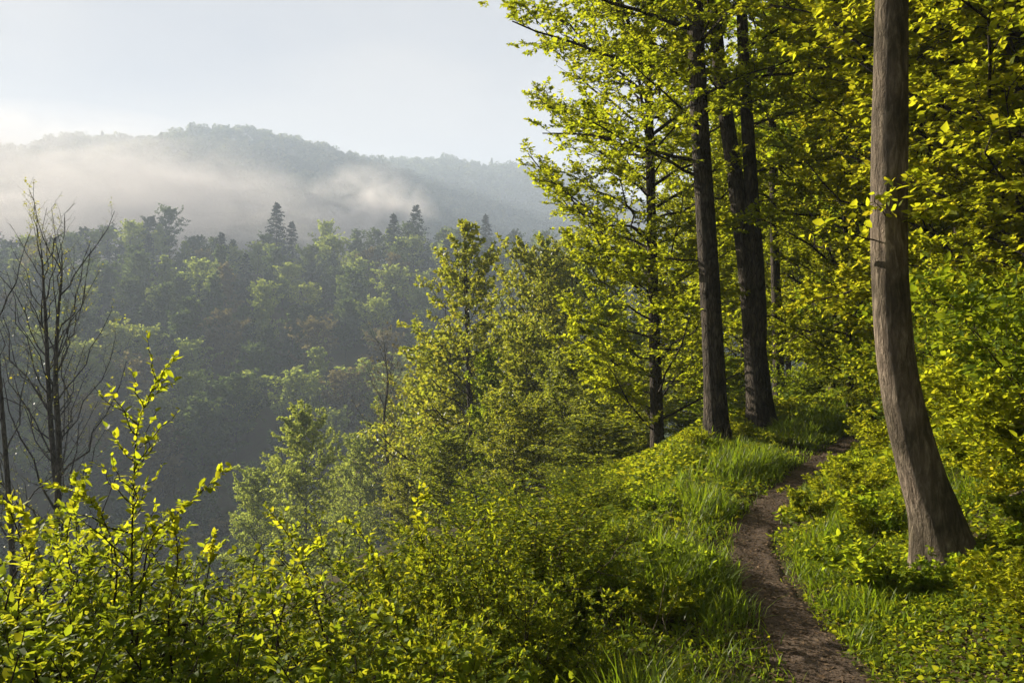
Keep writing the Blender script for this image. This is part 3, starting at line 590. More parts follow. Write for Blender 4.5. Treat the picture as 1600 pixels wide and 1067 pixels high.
# ---------------------------------------------------------------- valley and ridge trees
FAR = {}
for nm, mt, sd0 in (('lime', LIM, 100), ('green', FGR, 110), ('bronze', FBR, 120)):
    FAR[nm] = [broadleaf(sd0+i, H=15, r0=0.2, base=b_, nb=36, blen=bl, m2=12, m3=4, q=q_+5, leaf=0.42, leafmat=mt, bark=M_GREY, tr_n=6, up=0.15, drop=0.15, lvl3=False, q1=8, wid=0.42, upn=0.5, jit=0.5, radial=0.55, lenfn=lf, rough=0.0)
               for i, (b_, bl, q_, lf) in enumerate([(0.2, 0.36, 10, None), (0.14, 0.28, 11, lambda t: 0.25+0.85*(1-t)**0.65), (0.24, 0.42, 9, None)])]
CON = [conifer(130, 24, 0.22, 130), conifer(131, 22, 0.20, 110), conifer(132, 23, 0.33, 120, down=-0.02)]
FP = {}
def far_tree(kind, k, loc, rz, sx, sz, label, group, name):
    key = (kind, k)
    if key in FP: o = copy_tree(FP[key]); o.name = name
    else: o = plant(name, (CON if kind == 'conifer' else FAR[kind])[k], (0, 0, 0)); FP[key] = o
    o.location = loc; o.rotation_euler = (0, 0, rz); o.scale = (sx, sx, sz); tag(o, label, 'tree', group)
    return o
taken = []
con = [(432, 316, 318, 0, 'tallest pointed spruce on the ridge crest, against the mist'), (457, 345, 322, 1, 'small spruce just right of the tallest spruce'),
       (616, 334, 300, 1, 'narrow spruce left of the broad dark conifer'), (650, 321, 296, 2, 'broad dark conifer on the ridge right of centre'),
       (345, 362, 285, 0, 'dim spruce below the crest, left of the tallest spruce'), (232, 362, 290, 0, 'dim spruce below the crest under the rounded tree tops'),
       (183, 388, 280, 1, 'small dark spruce behind the bare tree'), (168, 382, 290, 1, 'spruce left of the small dark spruce, behind bare branches'), (136, 378, 296, 1, 'faint spruce close behind the bare tree'),
       (758, 335, 330, 1, 'faint spruce tip on the ridge beside the yellow foliage'), (128, 392, 270, 2, 'dark conifer low behind the bare tree'), (700, 372, 262, 1, 'spruce half hidden by the tip of the pointed tree'), (385, 395, 262, 1, 'dim spruce in the shaded slope under the tallest spruce')]
for i, (px, py, d, k, lab) in enumerate(con):
    l = ground_at(px, d); s = (EYE+(533.5-py)/F*d-l[2])/[24, 22, 23][k]
    far_tree('conifer', k, (l[0], l[1], l[2]-0.3), i*1.3, s*(1.3 if k < 2 else 0.95), s, lab, 'conifers on the ridge', 'spruce_tree'); taken.append((l[0], l[1], 8)); taken.append((l[0]*0.96, l[1]*0.96, 7))
sal = [(565, 405, 240, 'lime', 0, 'round pale tree alone on the shaded slope, below the mist wisp'), (648, 372, 262, 'lime', 2, 'round pale tree in front of the broad dark conifer'),
       (585, 470, 165, 'lime', 2, 'broad pale tree left of the pointed tree, in hazy light'), (500, 545, 150, 'lime', 1, 'cone shaped pale tree in mid valley'),
       (300, 530, 190, 'lime', 0, 'pale round tree top in the dark valley centre left'), (395, 540, 185, 'green', 2, 'wide dim tree beside the cone shaped pale tree'),
       (180, 490, 205, 'lime', 1, 'small pale tree tip right of the bare tree'), (232, 510, 200, 'lime', 0, 'small pale tree tip above the dark valley'),
       (335, 600, 155, 'green', 1, 'dim tree low in the dark valley'), (255, 672, 130, 'bronze', 0, 'small brownish pale tree in the valley bottom behind the tall shoot'),
       (600, 520, 110, 'bronze', 2, 'bronze budding tree left of the pointed tree'), (660, 425, 190, 'lime', 0, 'hazy tree left behind the pointed tree tip'),
       (265, 325, 325, 'green', 2, 'broad rounded tree forming the ridge top left of the spruce'), (510, 346, 310, 'lime', 0, 'pale tree on the ridge below the mist wisp'), (540, 470, 175, 'green', 0, 'dim tree left of the broad pale tree')]
for i, (px, py, d, kd, k, lab) in enumerate(sal):
    d = solve_d(px, py, 17, 120, 325)
    l = ground_at(px, d); s = (EYE+(533.5-py)/F*d-l[2])/15; 
    far_tree(kd, k, (l[0], l[1], l[2]-0.3), i*2.1, min(max(s, 0.6), 1.1), s, lab, 'trees across the valley', 'broadleaf_tree'); taken.append((l[0], l[1], 7))
zone = lambda z, y: ('on the ridge crest under the mist' if y > 296 else 'on the upper shaded slope' if y > 245 else 'half way down the shaded valley side' if y > 190 else 'in the dark valley bottom')
desc = dict(lime='pale lime spring tree', green='dim green tree', bronze='brownish budding tree')
stuffV, stuffF, stuffT, so = [], [], [], 0
wood_spots = []
y = 128.0; cnt = 0
while y < 352:
    step = 12.2
    for x in np.arange(-330, 190, step):
        xx = x + rnd.uniform(-3.6, 3.6); yy = y + rnd.uniform(-3.6, 3.6)
        if path_s(np.array([xx]), np.array([yy]))[0] > -62: continue
        if any((xx-a)**2+(yy-b)**2 < c*c for a, b, c in taken): continue
        u = xx/yy*F+800; z = H1(xx, yy)
        kd = 'lime' if rnd.random() < (0.5 if yy > 290 else 0.22) else ('bronze' if rnd.random() < 0.16 else 'green')
        k = rnd.choice([0, 0, 1, 2]); s = rnd.uniform(0.85, 1.35) if yy < 285 else rnd.uniform(0.75, 1.15)
        if -25 < u < 900 and cnt < 262:
            far_tree(kd, k, (xx, yy, z-0.3), rnd.uniform(0, 6.28), s*rnd.uniform(0.9, 1.1), s, desc[kd]+' '+zone(z, yy), desc[kd]+'s '+zone(z, yy), 'broadleaf_tree'); cnt += 1
        else: wood_spots.append((xx, yy, z, s))
    y += step*0.93
print('ridge trees', cnt, 'wood', len(wood_spots))

# ---------------------------------------------------------------- far woods as one mass
def wood(name, spots, label, seed, leaf=1.3, n=170, mat=None, conf=0.05):
    rng = np.random.default_rng(seed)
    tmpl = []
    for k in range(10):
        if k < 8:
            nl = 7; cen = rng.normal(0, 1, (nl, 3))*np.array([2.3, 2.3, 1.6])+np.array([0, 0, 9.0]); rad = rng.uniform(1.8, 3.2, nl)
            cen = np.vstack([cen, [[0, 0, 8.5]]]); rad = np.append(rad, 3.6)
            j = rng.integers(0, len(cen), n); d = unit(rng.normal(0, 1, (n, 3))+np.array([0, 0, 0.35]))
            P = cen[j]+d*rad[j][:, None]*rng.uniform(0.75, 1.05, n)[:, None]; N = unit(d+rng.normal(0, 0.35, (n, 3)))
        else:
            t = rng.uniform(0.1, 1, n)**0.8; a = rng.uniform(0, 6.28, n); r_ = (1.03-t)*3.6
            P = np.stack([np.cos(a)*r_, np.sin(a)*r_, t*17], 1); N = unit(np.stack([np.cos(a), np.sin(a), 0.7+0*a], 1)+rng.normal(0, 0.3, (n, 3)))
        D = unit(np.cross(N, rng.normal(0, 1, (n, 3))))
        tmpl.append(leaves(rng, P-D*leaf*0.5, D, N, leaf, 0.5))
    Vs, Fs, Ts, o = [], [], [], 0
    for (x, y, z, s) in spots:
        k = int(rng.integers(0, 8)) if rng.random() > conf else int(rng.integers(8, 10))
        V, f, t = tmpl[k]; a = rng.uniform(0, 6.28); c, sn = math.cos(a), math.sin(a)
        W = np.stack([(V[:, 0]*c-V[:, 1]*sn)*s+x, (V[:, 0]*sn+V[:, 1]*c)*s+y, V[:, 2]*s*rng.uniform(0.9, 1.15)+z-0.5], 1)
        Vs.append(W); Fs.append(f+o); Ts.append(np.clip(t*0.5+rng.uniform(-0.15, 0.65), 0, 1)); o += len(V)
    ob = mesh_obj(name, np.concatenate(Vs), [np.concatenate(Fs)], mat or FGR, None, np.concatenate(Ts), smooth=False)
    return tag(ob, label, 'forest', kind='stuff')
HFM = leaf_mat('hill_forest_leaf', [(0.03, 0.04, 0.02), (0.07, 0.078, 0.03), (0.15, 0.145, 0.055)], [(0.06, 0.085, 0.025), (0.13, 0.15, 0.04), (0.26, 0.26, 0.075)], 0.35, 0.0)
wood('ridge_forest', wood_spots, 'woodland continuing along the ridge beyond the picture edge', 201, 0.9, 260)
hs = []
yy = 560.0
while yy < 985:
    st = 11.5
    for x in np.arange(-0.78*yy, 0.12*yy, st):
        a, b = x+rnd.uniform(-4, 4), yy+rnd.uniform(-4, 4); hs.append((a, b, None, rnd.uniform(0.6, 1.6)))
    yy += st*0.95
hz = height(np.array([h[0] for h in hs]), np.array([h[1] for h in hs])); hs = [(h[0], h[1], z, h[3]) for h, z in zip(hs, hz)]
wood('hill_forest', hs, 'hazy forest covering the big rounded hill', 202, 1.3, 330, HFM, 0.04)
for px in (292, 300, 312, 330, 285, 322, 40, 28): pass
hs = []
yy = 900.0
while yy < 1180:
    for x in np.arange(-0.32*yy, 0.12*yy, 12.5):
        hs.append((x+rnd.uniform(-4, 4), yy+rnd.uniform(-4, 4), None, rnd.uniform(0.85, 1.35)))
    yy += 12
hz = height(np.array([h[0] for h in hs]), np.array([h[1] for h in hs])); hs = [(h[0], h[1], z, h[3]) for h, z in zip(hs, hz) if h[1] > 985 or h[0]/h[1]*F+800 > 560]
wood('hill_forest', hs, 'palest forest on the farthest hill right of the rounded hill', 203, 1.5, 260, HFM, 0.03)

bw = []  # unseen wood behind the camera, added to block sky light on the trunks
for i in range(26):
    a = rnd.uniform(math.radians(75), math.radians(285)); d = rnd.uniform(7, 20); x, y = d*math.sin(a), d*math.cos(a)
    if y > 2.0 and x > 0: continue
    bw.append((x, y, H1(x, y), rnd.uniform(0.45, 0.7)))
for x, y in ((3.5, -3.5), (5.5, 0.5), (1.0, -6), (-3.0, -5.5), (7.5, 3.0)): bw.append((x, y, H1(x, y), 0.5))
wood('forest', bw, 'dense unseen wood added behind the viewpoint to block sky light', 204, 0.75, 900, GRN)

# ---------------------------------------------------------------- front shrubs
SHB = [shrub(300, 2.0, 12, 0.038, 0.55, q=14, m2=16), shrub(301, 1.7, 13, 0.035, 0.7, q=13, m2=15), shrub(302, 2.3, 11, 0.040, 0.45, q=14, m2=17), shrub(303, 1.4, 12, 0.036, 0.8, q=13, m2=14)]
SBO = {}
SHT = [2.0, 1.7, 2.3, 1.4]
shr = [  # px, top py, distance, kind
 (40, 845, 3.6, 0), (150, 880, 3.1, 1), (-60, 800, 4.0, 2), (250, 850, 3.8, 0), (340, 880, 3.3, 1), (430, 880, 4.2, 0), (520, 870, 3.7, 2), (600, 850, 4.6, 0), (560, 940, 3.0, 1),
 (660, 800, 5.2, 0), (720, 830, 4.4, 1), (740, 790, 6.4, 2), (800, 800, 5.2, 0), (820, 880, 4.0, 1), (860, 790, 6.0, 0), (700, 930, 3.4, 3), (880, 860, 4.8, 3), (930, 800, 6.8, 1), (955, 760, 8.2, 0),
 (1000, 770, 8.4, 1), (880, 750, 8.6, 0), (810, 745, 9.0, 2), (90, 800, 5.0, 2), (200, 960, 2.7, 3), (420, 950, 2.8, 3), (1050, 755, 10, 3), (1010, 730, 11.5, 1), (930, 720, 12, 0), (600, 880, 6.5, 0), (520, 900, 6.0, 1), (680, 840, 7.6, 0), (460, 930, 5.4, 1), (640, 850, 9.5, 2), (0, 950, 2.7, 3), (310, 980, 2.6, 1), (600, 990, 2.8, 3)]
def shrub_label(i, px, py, d): 
    return None
slabs = ['shrub in front of the bare tree, its top at the far left', 'shrub under the lower left twigs, left of the tall shoot', 'shrub cut by the left edge beside the leaning thin trunk',
 'shrub at the foot of the tall leafy shoot', 'low shrub right of the tall leafy shoot', 'shrub under the dark valley gap', 'shrub below the narrow lime tree', 'shrub with the arching twig above it, left of centre', 'low shrub at the bottom edge below the arching twig',
 'bright shrub in front of the bushy slope trees', 'bright shrub in the middle foreground', 'taller shrub at the foot of the pointed tree', 'broad bright shrub at mid picture', 'leafy shrub in the middle of the lower edge', 'shrub top below the airy slope trees', 'shaded low shrub at the bottom, left of the grass', 'low shrub with brown stems left of the grass verge', 'shrub behind the verge grass', 'shrub at the foot of the slender yellow tree',
 'shrub between the slender trunk and the grass verge', 'far shrub below the low bright tree', 'far shrub below the broad leafy slope tree', 'shrub behind the tall shoot, higher up left', 'lowest shrub in the lower left, close up', 'close low shrub left of centre at the bottom edge', 'small shrub at the foot of the straight dark trunk', 'shrub behind the verge, under the slender yellow tree', 'shrub below the small bright tree by the slender trunk', 'shrub behind the front row, below the bushy slope trees', 'shrub lower on the slope behind the arching shoot', 'shrub lower on the slope, left of the pointed tree foot', 'shrub on the slope below the narrow lime tree', 'farther shrub on the slope under the pointed tree', 'shrub in the lower left corner', 'close shrub right of the tall shoot at the bottom edge', 'close low shrub near the middle of the bottom edge']
for i, (px, py, d, k) in enumerate(shr):
    l = ground_at(px, d); top = EYE+(533.5-py-(105 if px < 420 else 85 if px < 620 else 25 if px < 800 else 10))/F*d; s = min(max((top-l[2])/SHT[k], 0.35), 1.7)
    if k in SBO: o = copy_tree(SBO[k])
    else: o = plant('leafy_shrub', SHB[k], (0, 0, 0), names=('stem', 'twigs', 'foliage')); SBO[k] = o
    sx = min(max(s, 0.75), 1.15)
    sx = sx*(0.6 if px >= 690 and d < 5.0 else 1)
    o.location = (l[0], l[1], top-s*SHT[k]-0.04 if top-s*SHT[k] < l[2] else l[2]-0.04); o.rotation_euler = (0, 0, 2.3*i); o.scale = (sx, sx, s)
    tag(o, slabs[i], 'shrub', 'leafy shrubs along the valley edge')

# tall single shoots above the shrubs
def shoot_plant(seed, C, R, nb, blen, leaf, q, lab, base=0.25, side=0.3, up=0.25, ang=50):
    rng = np.random.default_rng(seed); H = np.linalg.norm(C[-1]-C[0])
    P1, L1, R1 = shoots(rng, C[None], np.array([H]), np.array([R[0]]), nb, base, 0.93, ang, blen, flat=False, up=up, K=6, wob=0.04, rr=0.5, taper=0.75)
    lp = [leaf_pts(rng, P1, q, 0.1, 1.0, 45, 0.8, 0.35)]
    for rep in range(3): lp.append(leaf_pts(rng, C[None], int(60*H/2), base, 1.0, 55, 0.7, 0.5))
    P, D, N = [np.concatenate(z) for z in zip(*lp)]
    return dict(trunk=join([tubes(C[None], R[None], 7), tubes(P1, taper(np.maximum(R1, 0.0014), 6), 7)]), limbs=None, crown=leaves(rng, P, D, N, leaf, 0.30, 'ovate'), bark=M_TWIG, leaf=YEL)
def px_shoot(pts, d, w0):
    p = np.array(pts, float); x = (p[:, 0]-800)/F*d; z = EYE+(533.5-p[:, 1])/F*d; g0 = H1(x[0], d); loc = np.array([x[0], d, min(g0, z[0])])
    C = smooth_curve(np.stack([x-loc[0], 0.03*(z-z[0]), z-loc[2]], 1), 26)
    return C, np.linspace(w0, 0.0015, 26), loc
for i, (pts, d, w0, nb, blen, q, lab, base) in enumerate([
    ([(206, 1200, 0), (203, 1000, 0), (201, 860, 0), (203, 740, 0), (206, 680, 0), (215, 640, 0), (238, 595, 0), (266, 556, 0)], 3.5, 0.008, 24, 0.27, 9, 'tallest leafy shoot rising out of the left shrubs into the valley view', 0.42),
    ([(210, 1040, 0), (228, 860, 0), (262, 815, 0), (300, 780, 0), (330, 752, 0), (356, 730, 0)], 3.5, 0.006, 7, 0.10, 6, 'slanting twig with leaf tufts right of the tallest shoot', 0.5),
    ([(520, 1060, 0), (500, 970, 0), (478, 900, 0), (450, 840, 0), (412, 790, 0)], 3.9, 0.007, 9, 0.16, 7, 'arching shoot bending left over the dark valley gap', 0.3),
    ([(670, 1060, 0), (668, 950, 0), (665, 880, 0), (650, 800, 0), (655, 760, 0)], 4.4, 0.007, 12, 0.18, 8, 'upright shoot above the central shrubs', 0.35),
    ([(90, 1060, 0), (60, 950, 0), (40, 880, 0), (10, 800, 0), (-20, 770, 0)], 3.4, 0.007, 10, 0.2, 8, 'shoot bending out over the left edge', 0.3),
    ([(320, 1060, 0), (316, 950, 0), (326, 880, 0), (332, 835, 0)], 3.6, 0.005, 5, 0.04, 2, 'leafless dark twig standing in the dark valley gap', 0.8),
    ([(150, 1080, 0), (180, 900, 0), (150, 800, 0), (110, 770, 0), (60, 755, 0)], 3.6, 0.007, 12, 0.2, 8, 'arching twig low in front of the bare tree', 0.35),
    ([(270, 1060, 0), (262, 960, 0), (275, 880, 0), (268, 800, 0)], 3.3, 0.005, 8, 0.16, 6, 'slim upright shoot close right of the tallest shoot', 0.3),
    ([(110, 1060, 0), (120, 940, 0), (100, 850, 0), (128, 730, 0)], 3.7, 0.006, 12, 0.2, 8, 'upright shoot left of the tallest shoot', 0.3),
    ([(430, 1060, 0), (440, 960, 0), (462, 890, 0), (500, 850, 0)], 3.4, 0.005, 8, 0.16, 6, 'short shoot leaning right under the dark valley gap', 0.3),
    ([(30, 1060, 0), (26, 950, 0), (44, 860, 0), (30, 790, 0)], 3.1, 0.005, 9, 0.18, 7, 'upright shoot beside the left edge', 0.3),
    ([(760, 1060, 0), (770, 950, 0), (752, 860, 0), (770, 790, 0)], 4.6, 0.006, 10, 0.18, 7, 'slender shoot above the shrubs at mid picture', 0.3),
    ([(620, 1000, 0), (600, 900, 0), (560, 830, 0), (535, 815, 0)], 4.8, 0.006, 9, 0.2, 7, 'shoot leaning left below the narrow lime tree', 0.35)]):
    C, R, loc = px_shoot(pts, d, w0)
    plant('leafy_shoot', shoot_plant(400+i, C, R, nb, blen, 0.030, int(q*1.7), lab, base), loc, label=lab, cat='shoot', group='long shoots above the shrubs', names=('stem', 'twigs', 'foliage'))

# bushes on the bank and knoll
BSH = [shrub(320, 0.9, 12, 0.055, 1.1, q=7, m2=10, mat=YEL), shrub(321, 1.3, 12, 0.06, 0.9, q=7, m2=10, mat=SHR)]
BO = {}
bsh = [(1250, 590, 16.5, 1, 0.7, 'rounded bush on the knoll past the trunks'), (1300, 585, 18.5, 1, 1.1, 'bush on the knoll left of the curved trunk, by the path bend'), (1365, 640, 13.5, 1, 0.55, 'bush overhanging the path bend'),
       (1375, 690, 10.5, 0, 0.6, 'yellow bush right of the path bend'), (1320, 760, 8.3, 0, 0.42, 'low yellow bush on the bank half way to the bend'), (1350, 780, 7.0, 0, 0.4, 'low bush on the bank left of the curved trunk'),
       (1530, 650, 8.2, 1, 1.0, 'bush right of the curved trunk, on the bank'), (1590, 620, 7.2, 1, 1.0, 'bush on the bank at the right edge'), (1480, 600, 10.5, 1, 1.1, 'bush on the bank behind the curved trunk'), (1590, 800, 5.6, 0, 0.7, 'low bush at the right of the curved trunk base'),
       (1600, 930, 3.9, 0, 0.4, 'low bush near the lower right corner'), (1560, 560, 10.5, 1, 1.2, 'higher bush on the bank by the right edge'), (1440, 640, 12, 1, 1.1, 'bush just right of the curved trunk, farther up'), (1225, 640, 14.5, 0, 0.4, 'low bush at the foot of the twin stems, right side'), (1085, 720, 11.4, 0, 0.35, 'low bush left of the straight trunk base'), (1150, 695, 12.2, 0, 0.35, 'low bush between the straight trunk and the twin stems'), (1640, 700, 5.6, 1, 0.9, 'bush cut by the right edge above the shadow line branch'), (1545, 640, 7.0, 1, 0.75, 'bush above the shadow line branch, right of the curved trunk'), (1600, 640, 8.0, 1, 1.0, 'bush two steps up the bank at the right edge'), (1490, 650, 7.8, 1, 0.8, 'bush close behind the curved trunk on its right'), (1450, 650, 9.2, 1, 0.9, 'bush peeking out from behind the curved trunk'), (1600, 760, 5.3, 0, 0.75, 'yellow green bush under the right edge, level with the trunk foot'), (1555, 720, 6.2, 0, 0.8, 'yellow green bush right of the trunk foot'), (1400, 700, 8.6, 0, 0.6, 'low yellow green bush left behind the curved trunk')]
for i, (px, py, d, k, s, lab) in enumerate(bsh):
    l = ground_at(px, d)
    if k in BO: o = copy_tree(BO[k])
    else: o = plant('bank_bush', BSH[k], (0, 0, 0), names=('stem', 'twigs', 'foliage')); BO[k] = o
    o.location = (l[0], l[1], l[2]-0.03); o.rotation_euler = (0, 0, 1.9*i); o.scale = (s, s, s); tag(o, lab, 'bush', 'low bushes on the bank')

def clear_(x, y):
    t = np.clip(((x-1.9)*0.75+(y-3.2)*1.3)/(0.75**2+1.3**2), 0, 1); d = np.hypot(x-1.9-0.75*t, y-3.2-1.3*t)
    return 0.4+0.6*sstep(0.25, 0.7, d)
HRB = [shrub(340, 0.45, 12, 0.042, 1.2, q=6, m2=7, mat=SHR), shrub(341, 0.42, 14, 0.05, 1.5, q=5, m2=6, mat=GRN), shrub(342, 0.5, 9, 0.036, 0.9, q=7, m2=8, mat=YEL)]
HO = {}
for i, (ax, ay, a_) in enumerate([(-0.34, -0.22, 0.5), (-0.12, -0.36, 0.42), (0.14, -0.34, 0.5), (0.36, -0.2, 0.6), (-0.42, 0.08, 0.45), (0.5, 0.1, 0.7), (-0.05, -0.6, 0.4), (0.3, -0.55, 0.5)]):
    x, d, k = B0[0]+ax, B0[1]+ay, i % 3
    if k in HO: o = copy_tree(HO[k])
    else: o = plant('herb_clump', dict(HRB[k], trunk=join([HRB[k]['trunk'], HRB[k]['limbs']]), limbs=None), (0, 0, 0), names=('stem', None, 'foliage')); HO[k] = o
    o.location = (x, d, H1(x, d)-0.02); o.rotation_euler = (0, 0, i*1.1); o.scale = (a_,)*3; tag(o, 'leafy herb clump at the foot of the thick curved trunk', 'herb', 'herb clumps round the foot of the curved trunk')
for i in range(64):
    d = 2.9+rnd.random()**1.3*9; left = i % 3 == 0
    sx_ = -rnd.uniform(0.55, 1.0)-(0.3 if d > 6 else 0) if left else rnd.uniform(0.38, 0.6)+rnd.random()*min(2.6, d*0.5)
    x = float(path_x(np.array([d]))[0])+sx_
    if not left and float(clear_(np.array([x]), np.array([d]))[0]) < 0.95: continue
    if x/d*F+800 > 1640: continue
    k = rnd.choice([0, 1, 2])
    if k in HO: o = copy_tree(HO[k])
    else: o = plant('herb_clump', dict(HRB[k], trunk=join([HRB[k]['trunk'], HRB[k]['limbs']]), limbs=None), (0, 0, 0), names=('stem', None, 'foliage')); HO[k] = o
    sc_ = rnd.uniform(0.4, 0.85)*(0.55 if d < 4 else 0.7 if left else 0.9); o.location = (x, d, H1(x, d)-0.02); o.rotation_euler = (0, 0, rnd.uniform(0, 6.28)); o.scale = (sc_,)*3
    tag(o, 'leafy green herb clump on the grassy verge left of the path' if left else 'leafy green herb clump on the bank right of the path', 'herb', 'herb clumps on the left verge' if left else 'herb clumps on the right bank')

# ---------------------------------------------------------------- undergrowth, grass, litter
def scatter(rng, n, x0, x1, y0, y1):
    return rng.uniform(x0, x1, n), rng.uniform(y0, y1, n)
rng = np.random.default_rng(77)
def vis(x, y, z, m=60):
    u = x/y*F+800; v = 533.5-(z-EYE)/y*F
    return (u > -m) & (u < 1600+m*4) & (v < 1067+m*2)
def undergrowth():
    Ps, Ds, Ns, Ss = [], [], [], []
    for (n, y0, y1, size) in ((190000, 2.2, 7, 0.027), (150000, 7, 14, 0.055), (80000, 14, 26, 0.09)):
        y = rng.uniform(y0, y1, n*3); s = rng.uniform(-6, 9, n*3)**1
        x = path_x(y)+s
        dens = np.where(s > 0, sstep(0.10, 0.34, s), (0.35+0.65*sstep(0.7, 1.3, -s))*sstep(0.12, 0.5, -s)*sstep(5, 3.5, -s))*np.clip(0.75*vnoise(x*1.2, y*1.2, 51)+1.3*(vnoise(x*2.6, y*2.6, 52)-0.35), 0.02, 1)
        if y0 >= 14: dens = np.maximum(dens, 0.6*((s < -0.4) & (s > -4.5)))
        k = rng.random(n*3) < dens; x, y, s = x[k], y[k], s[k]
        z = height(x, y); k = vis(x, y, z); x, y, z, s = x[k][:n], y[k][:n], z[k][:n], s[k][:n]
        hgt = (0.03+np.where(s > 0, 0.34, 0.20)*vnoise(x*0.9, y*0.9, 61)**1.3*sstep(0.4, 2.0, np.abs(s))*clear_(x, y))*rng.random(len(x))**0.6*(1.35 if y0 > 6 else 1.0)
        P = np.stack([x, y, z+hgt], 1); a = rng.uniform(0, 6.28, len(x))
        Ps.append(P); Ds.append(unit(np.stack([np.cos(a), np.sin(a), rng.normal(0.1, 0.35, len(x))], 1))); Nn = rng.normal(0, 0.62, (len(x), 3)); Nn[:, 2] += 0.9; Ns.append(unit(Nn)); Ss.append(np.full(len(x), size))
    out = []
    Vs, Fs, Ts, o = [], [], [], 0
    for P, D, N, S in zip(Ps, Ds, Ns, Ss):
        V, f, t = leaves(rng, P, D, N, S[0], 0.34, 'ovate' if S[0] < 0.04 else 'diamond'); Vs.append(V); Fs.append(f+o); Ts.append(t); o += len(V)
    ob = mesh_obj('undergrowth', np.concatenate(Vs), [np.concatenate(Fs)], SHR, None, np.concatenate(Ts), smooth=False)
    tag(ob, 'low leafy ground cover over the bank and verge', 'undergrowth', kind='stuff')
undergrowth()
def grass():
    n = 190000
    y = 2.4+rng.random(n)**1.5*16; s = rng.uniform(-2.6, 2.6, n); x = path_x(y)+s
    cl = np.clip(vnoise(x*1.6, y*1.6, 71)*0.7+vnoise(x*4.5, y*4.5, 72)*0.6-0.15, 0, 1)
    d = np.where(s < 0, sstep(0.10, 0.32, -s)*sstep(2.3, 1.1, -s)*(0.3+0.9*sstep(0.3, 0.9, cl)), sstep(0.15, 0.34, s)*(0.35*sstep(0.8, 0.3, s)+0.9*sstep(0.42, 0.7, cl)*sstep(3.8, 1.2, s))*sstep(0.2, 0.8, cl))
    k = rng.random(n) < d; x, y, s, cl = x[k], y[k], s[k], cl[k]
    z = height(x, y); k = vis(x, y, z, 100); x, y, z, s, cl = x[k], y[k], z[k], s[k], cl[k]
    m = len(x)
    ln = (0.08+0.25*cl**1.4*np.where(s < 0, 1.25, 0.75))*rng.uniform(0.4, 1.4, m)*np.where(s < 0, sstep(0.2, 0.7, -s)*0.5+0.5, sstep(0.2, 0.8, s)*0.5+0.5)*clear_(x, y)
    a = rng.uniform(0, 6.28, m); b = rng.uniform(0.15, 1.1, m)
    dx, dy = np.cos(a), np.sin(a); wv = 0.0026*rng.uniform(0.6, 1.8, m)*(1+y/14); wx, wy = -dy*wv, dx*wv
    pts = []
    for t, ww in ((0, 1), (0.4, 0.9), (0.75, 0.6)):
        bx = b*t**2*ln; bz = ln*(t-0.35*b*t**2)
        for sg in (1, -1): pts.append(np.stack([x+dx*bx+sg*wx*ww, y+dy*bx+sg*wy*ww, z-0.01+bz], 1))
    pts.append(np.stack([x+dx*b*ln, y+dy*b*ln, z-0.01+ln*(1-0.35*b)], 1))
    V = np.stack(pts, 1).reshape(-1, 3); i0 = np.arange(m)[:, None]*7
    qf = np.concatenate([i0+np.array([[0, 1, 3, 2]]), i0+np.array([[2, 3, 5, 4]])]); tf = i0+np.array([[4, 5, 6]])
    ob = mesh_obj('grass', V, [qf, tf], GRS, None, np.repeat(np.clip(rng.normal(0.45, 0.25, m), 0, 1), 7))
    tag(ob, 'fresh green grass tufts along both edges of the path', 'grass', kind='stuff'); print('grass', m)
grass()
def litter():
    n = 30000
    y = 2.6+rng.random(n)**1.3*12; s = np.where(rng.random(n) < 0.25, rng.normal(0, 0.28, n), rng.uniform(-1.6, 4.5, n)); x = path_x(y)+s; z = height(x, y)+0.022
    a = rng.uniform(0, 6.28, n); N = rng.normal(0, 0.3, (n, 3)); N[:, 2] += 1
    V, f, t = leaves(rng, np.stack([x, y, z], 1), unit(np.stack([np.cos(a), np.sin(a), rng.normal(0, 0.12, n)], 1)), unit(N), 0.019, 0.3, 'diamond', 0.5)
    ob = mesh_obj('leaf_litter', V, [f], LIT, None, t, smooth=False); tag(ob, 'dry leaf scraps and chips strewn on the earth path', 'litter', kind='stuff')
litter()
def stalks():
    n = 900; y = 2.8+rng.random(n)**1.3*9; s = np.where(rng.random(n) < 0.5, -rng.uniform(0.45, 2.4, n), rng.uniform(0.4, 4.0, n)); x = path_x(y)+s
    k = clear_(x, y) > 0.9; x, y = x[k], y[k]; n = len(x); z = height(x, y)
    t = np.linspace(0, 1, 5); d = rng.normal(0, 0.55, (n, 2)); ln = rng.uniform(0.12, 0.42, n)
    P = np.stack([x[:, None]+d[:, :1]*ln[:, None]*t**1.4, y[:, None]+d[:, 1:]*ln[:, None]*t**1.4, z[:, None]-0.01+ln[:, None]*(t-0.25*t*t*np.linalg.norm(d, axis=1)[:, None])], 2)
    P[:, 1:] += rng.normal(0, 0.012, (n, 4, 3))
    V, f = tubes(P, taper(rng.uniform(0.0012, 0.0028, n), 5, 0.4), 4)
    tag(mesh_obj('dry_stalks', V, [f], M_DEAD), 'thin dry straw coloured stalks standing among the grass and herbs', 'stalks', kind='stuff')
stalks()
def stick(name, pts, r, mat, lab, cat):
    C = smooth_curve(np.array(pts, float), 24); loc = C[0].copy(); rg = np.random.default_rng(len(lab))
    C = C-loc; C += rg.normal(0, r*0.12, C.shape)
    V, qd = trunk_mesh(rg, C, np.linspace(r, r*0.55, 24), 10, 0.08, False)
    o = mesh_obj(name, V, [qd], mat); o.location = loc; tag(o, lab, cat)
def gp(px, d, dz): x, y, z = ground_at(px, d); return (x, y, z+dz)
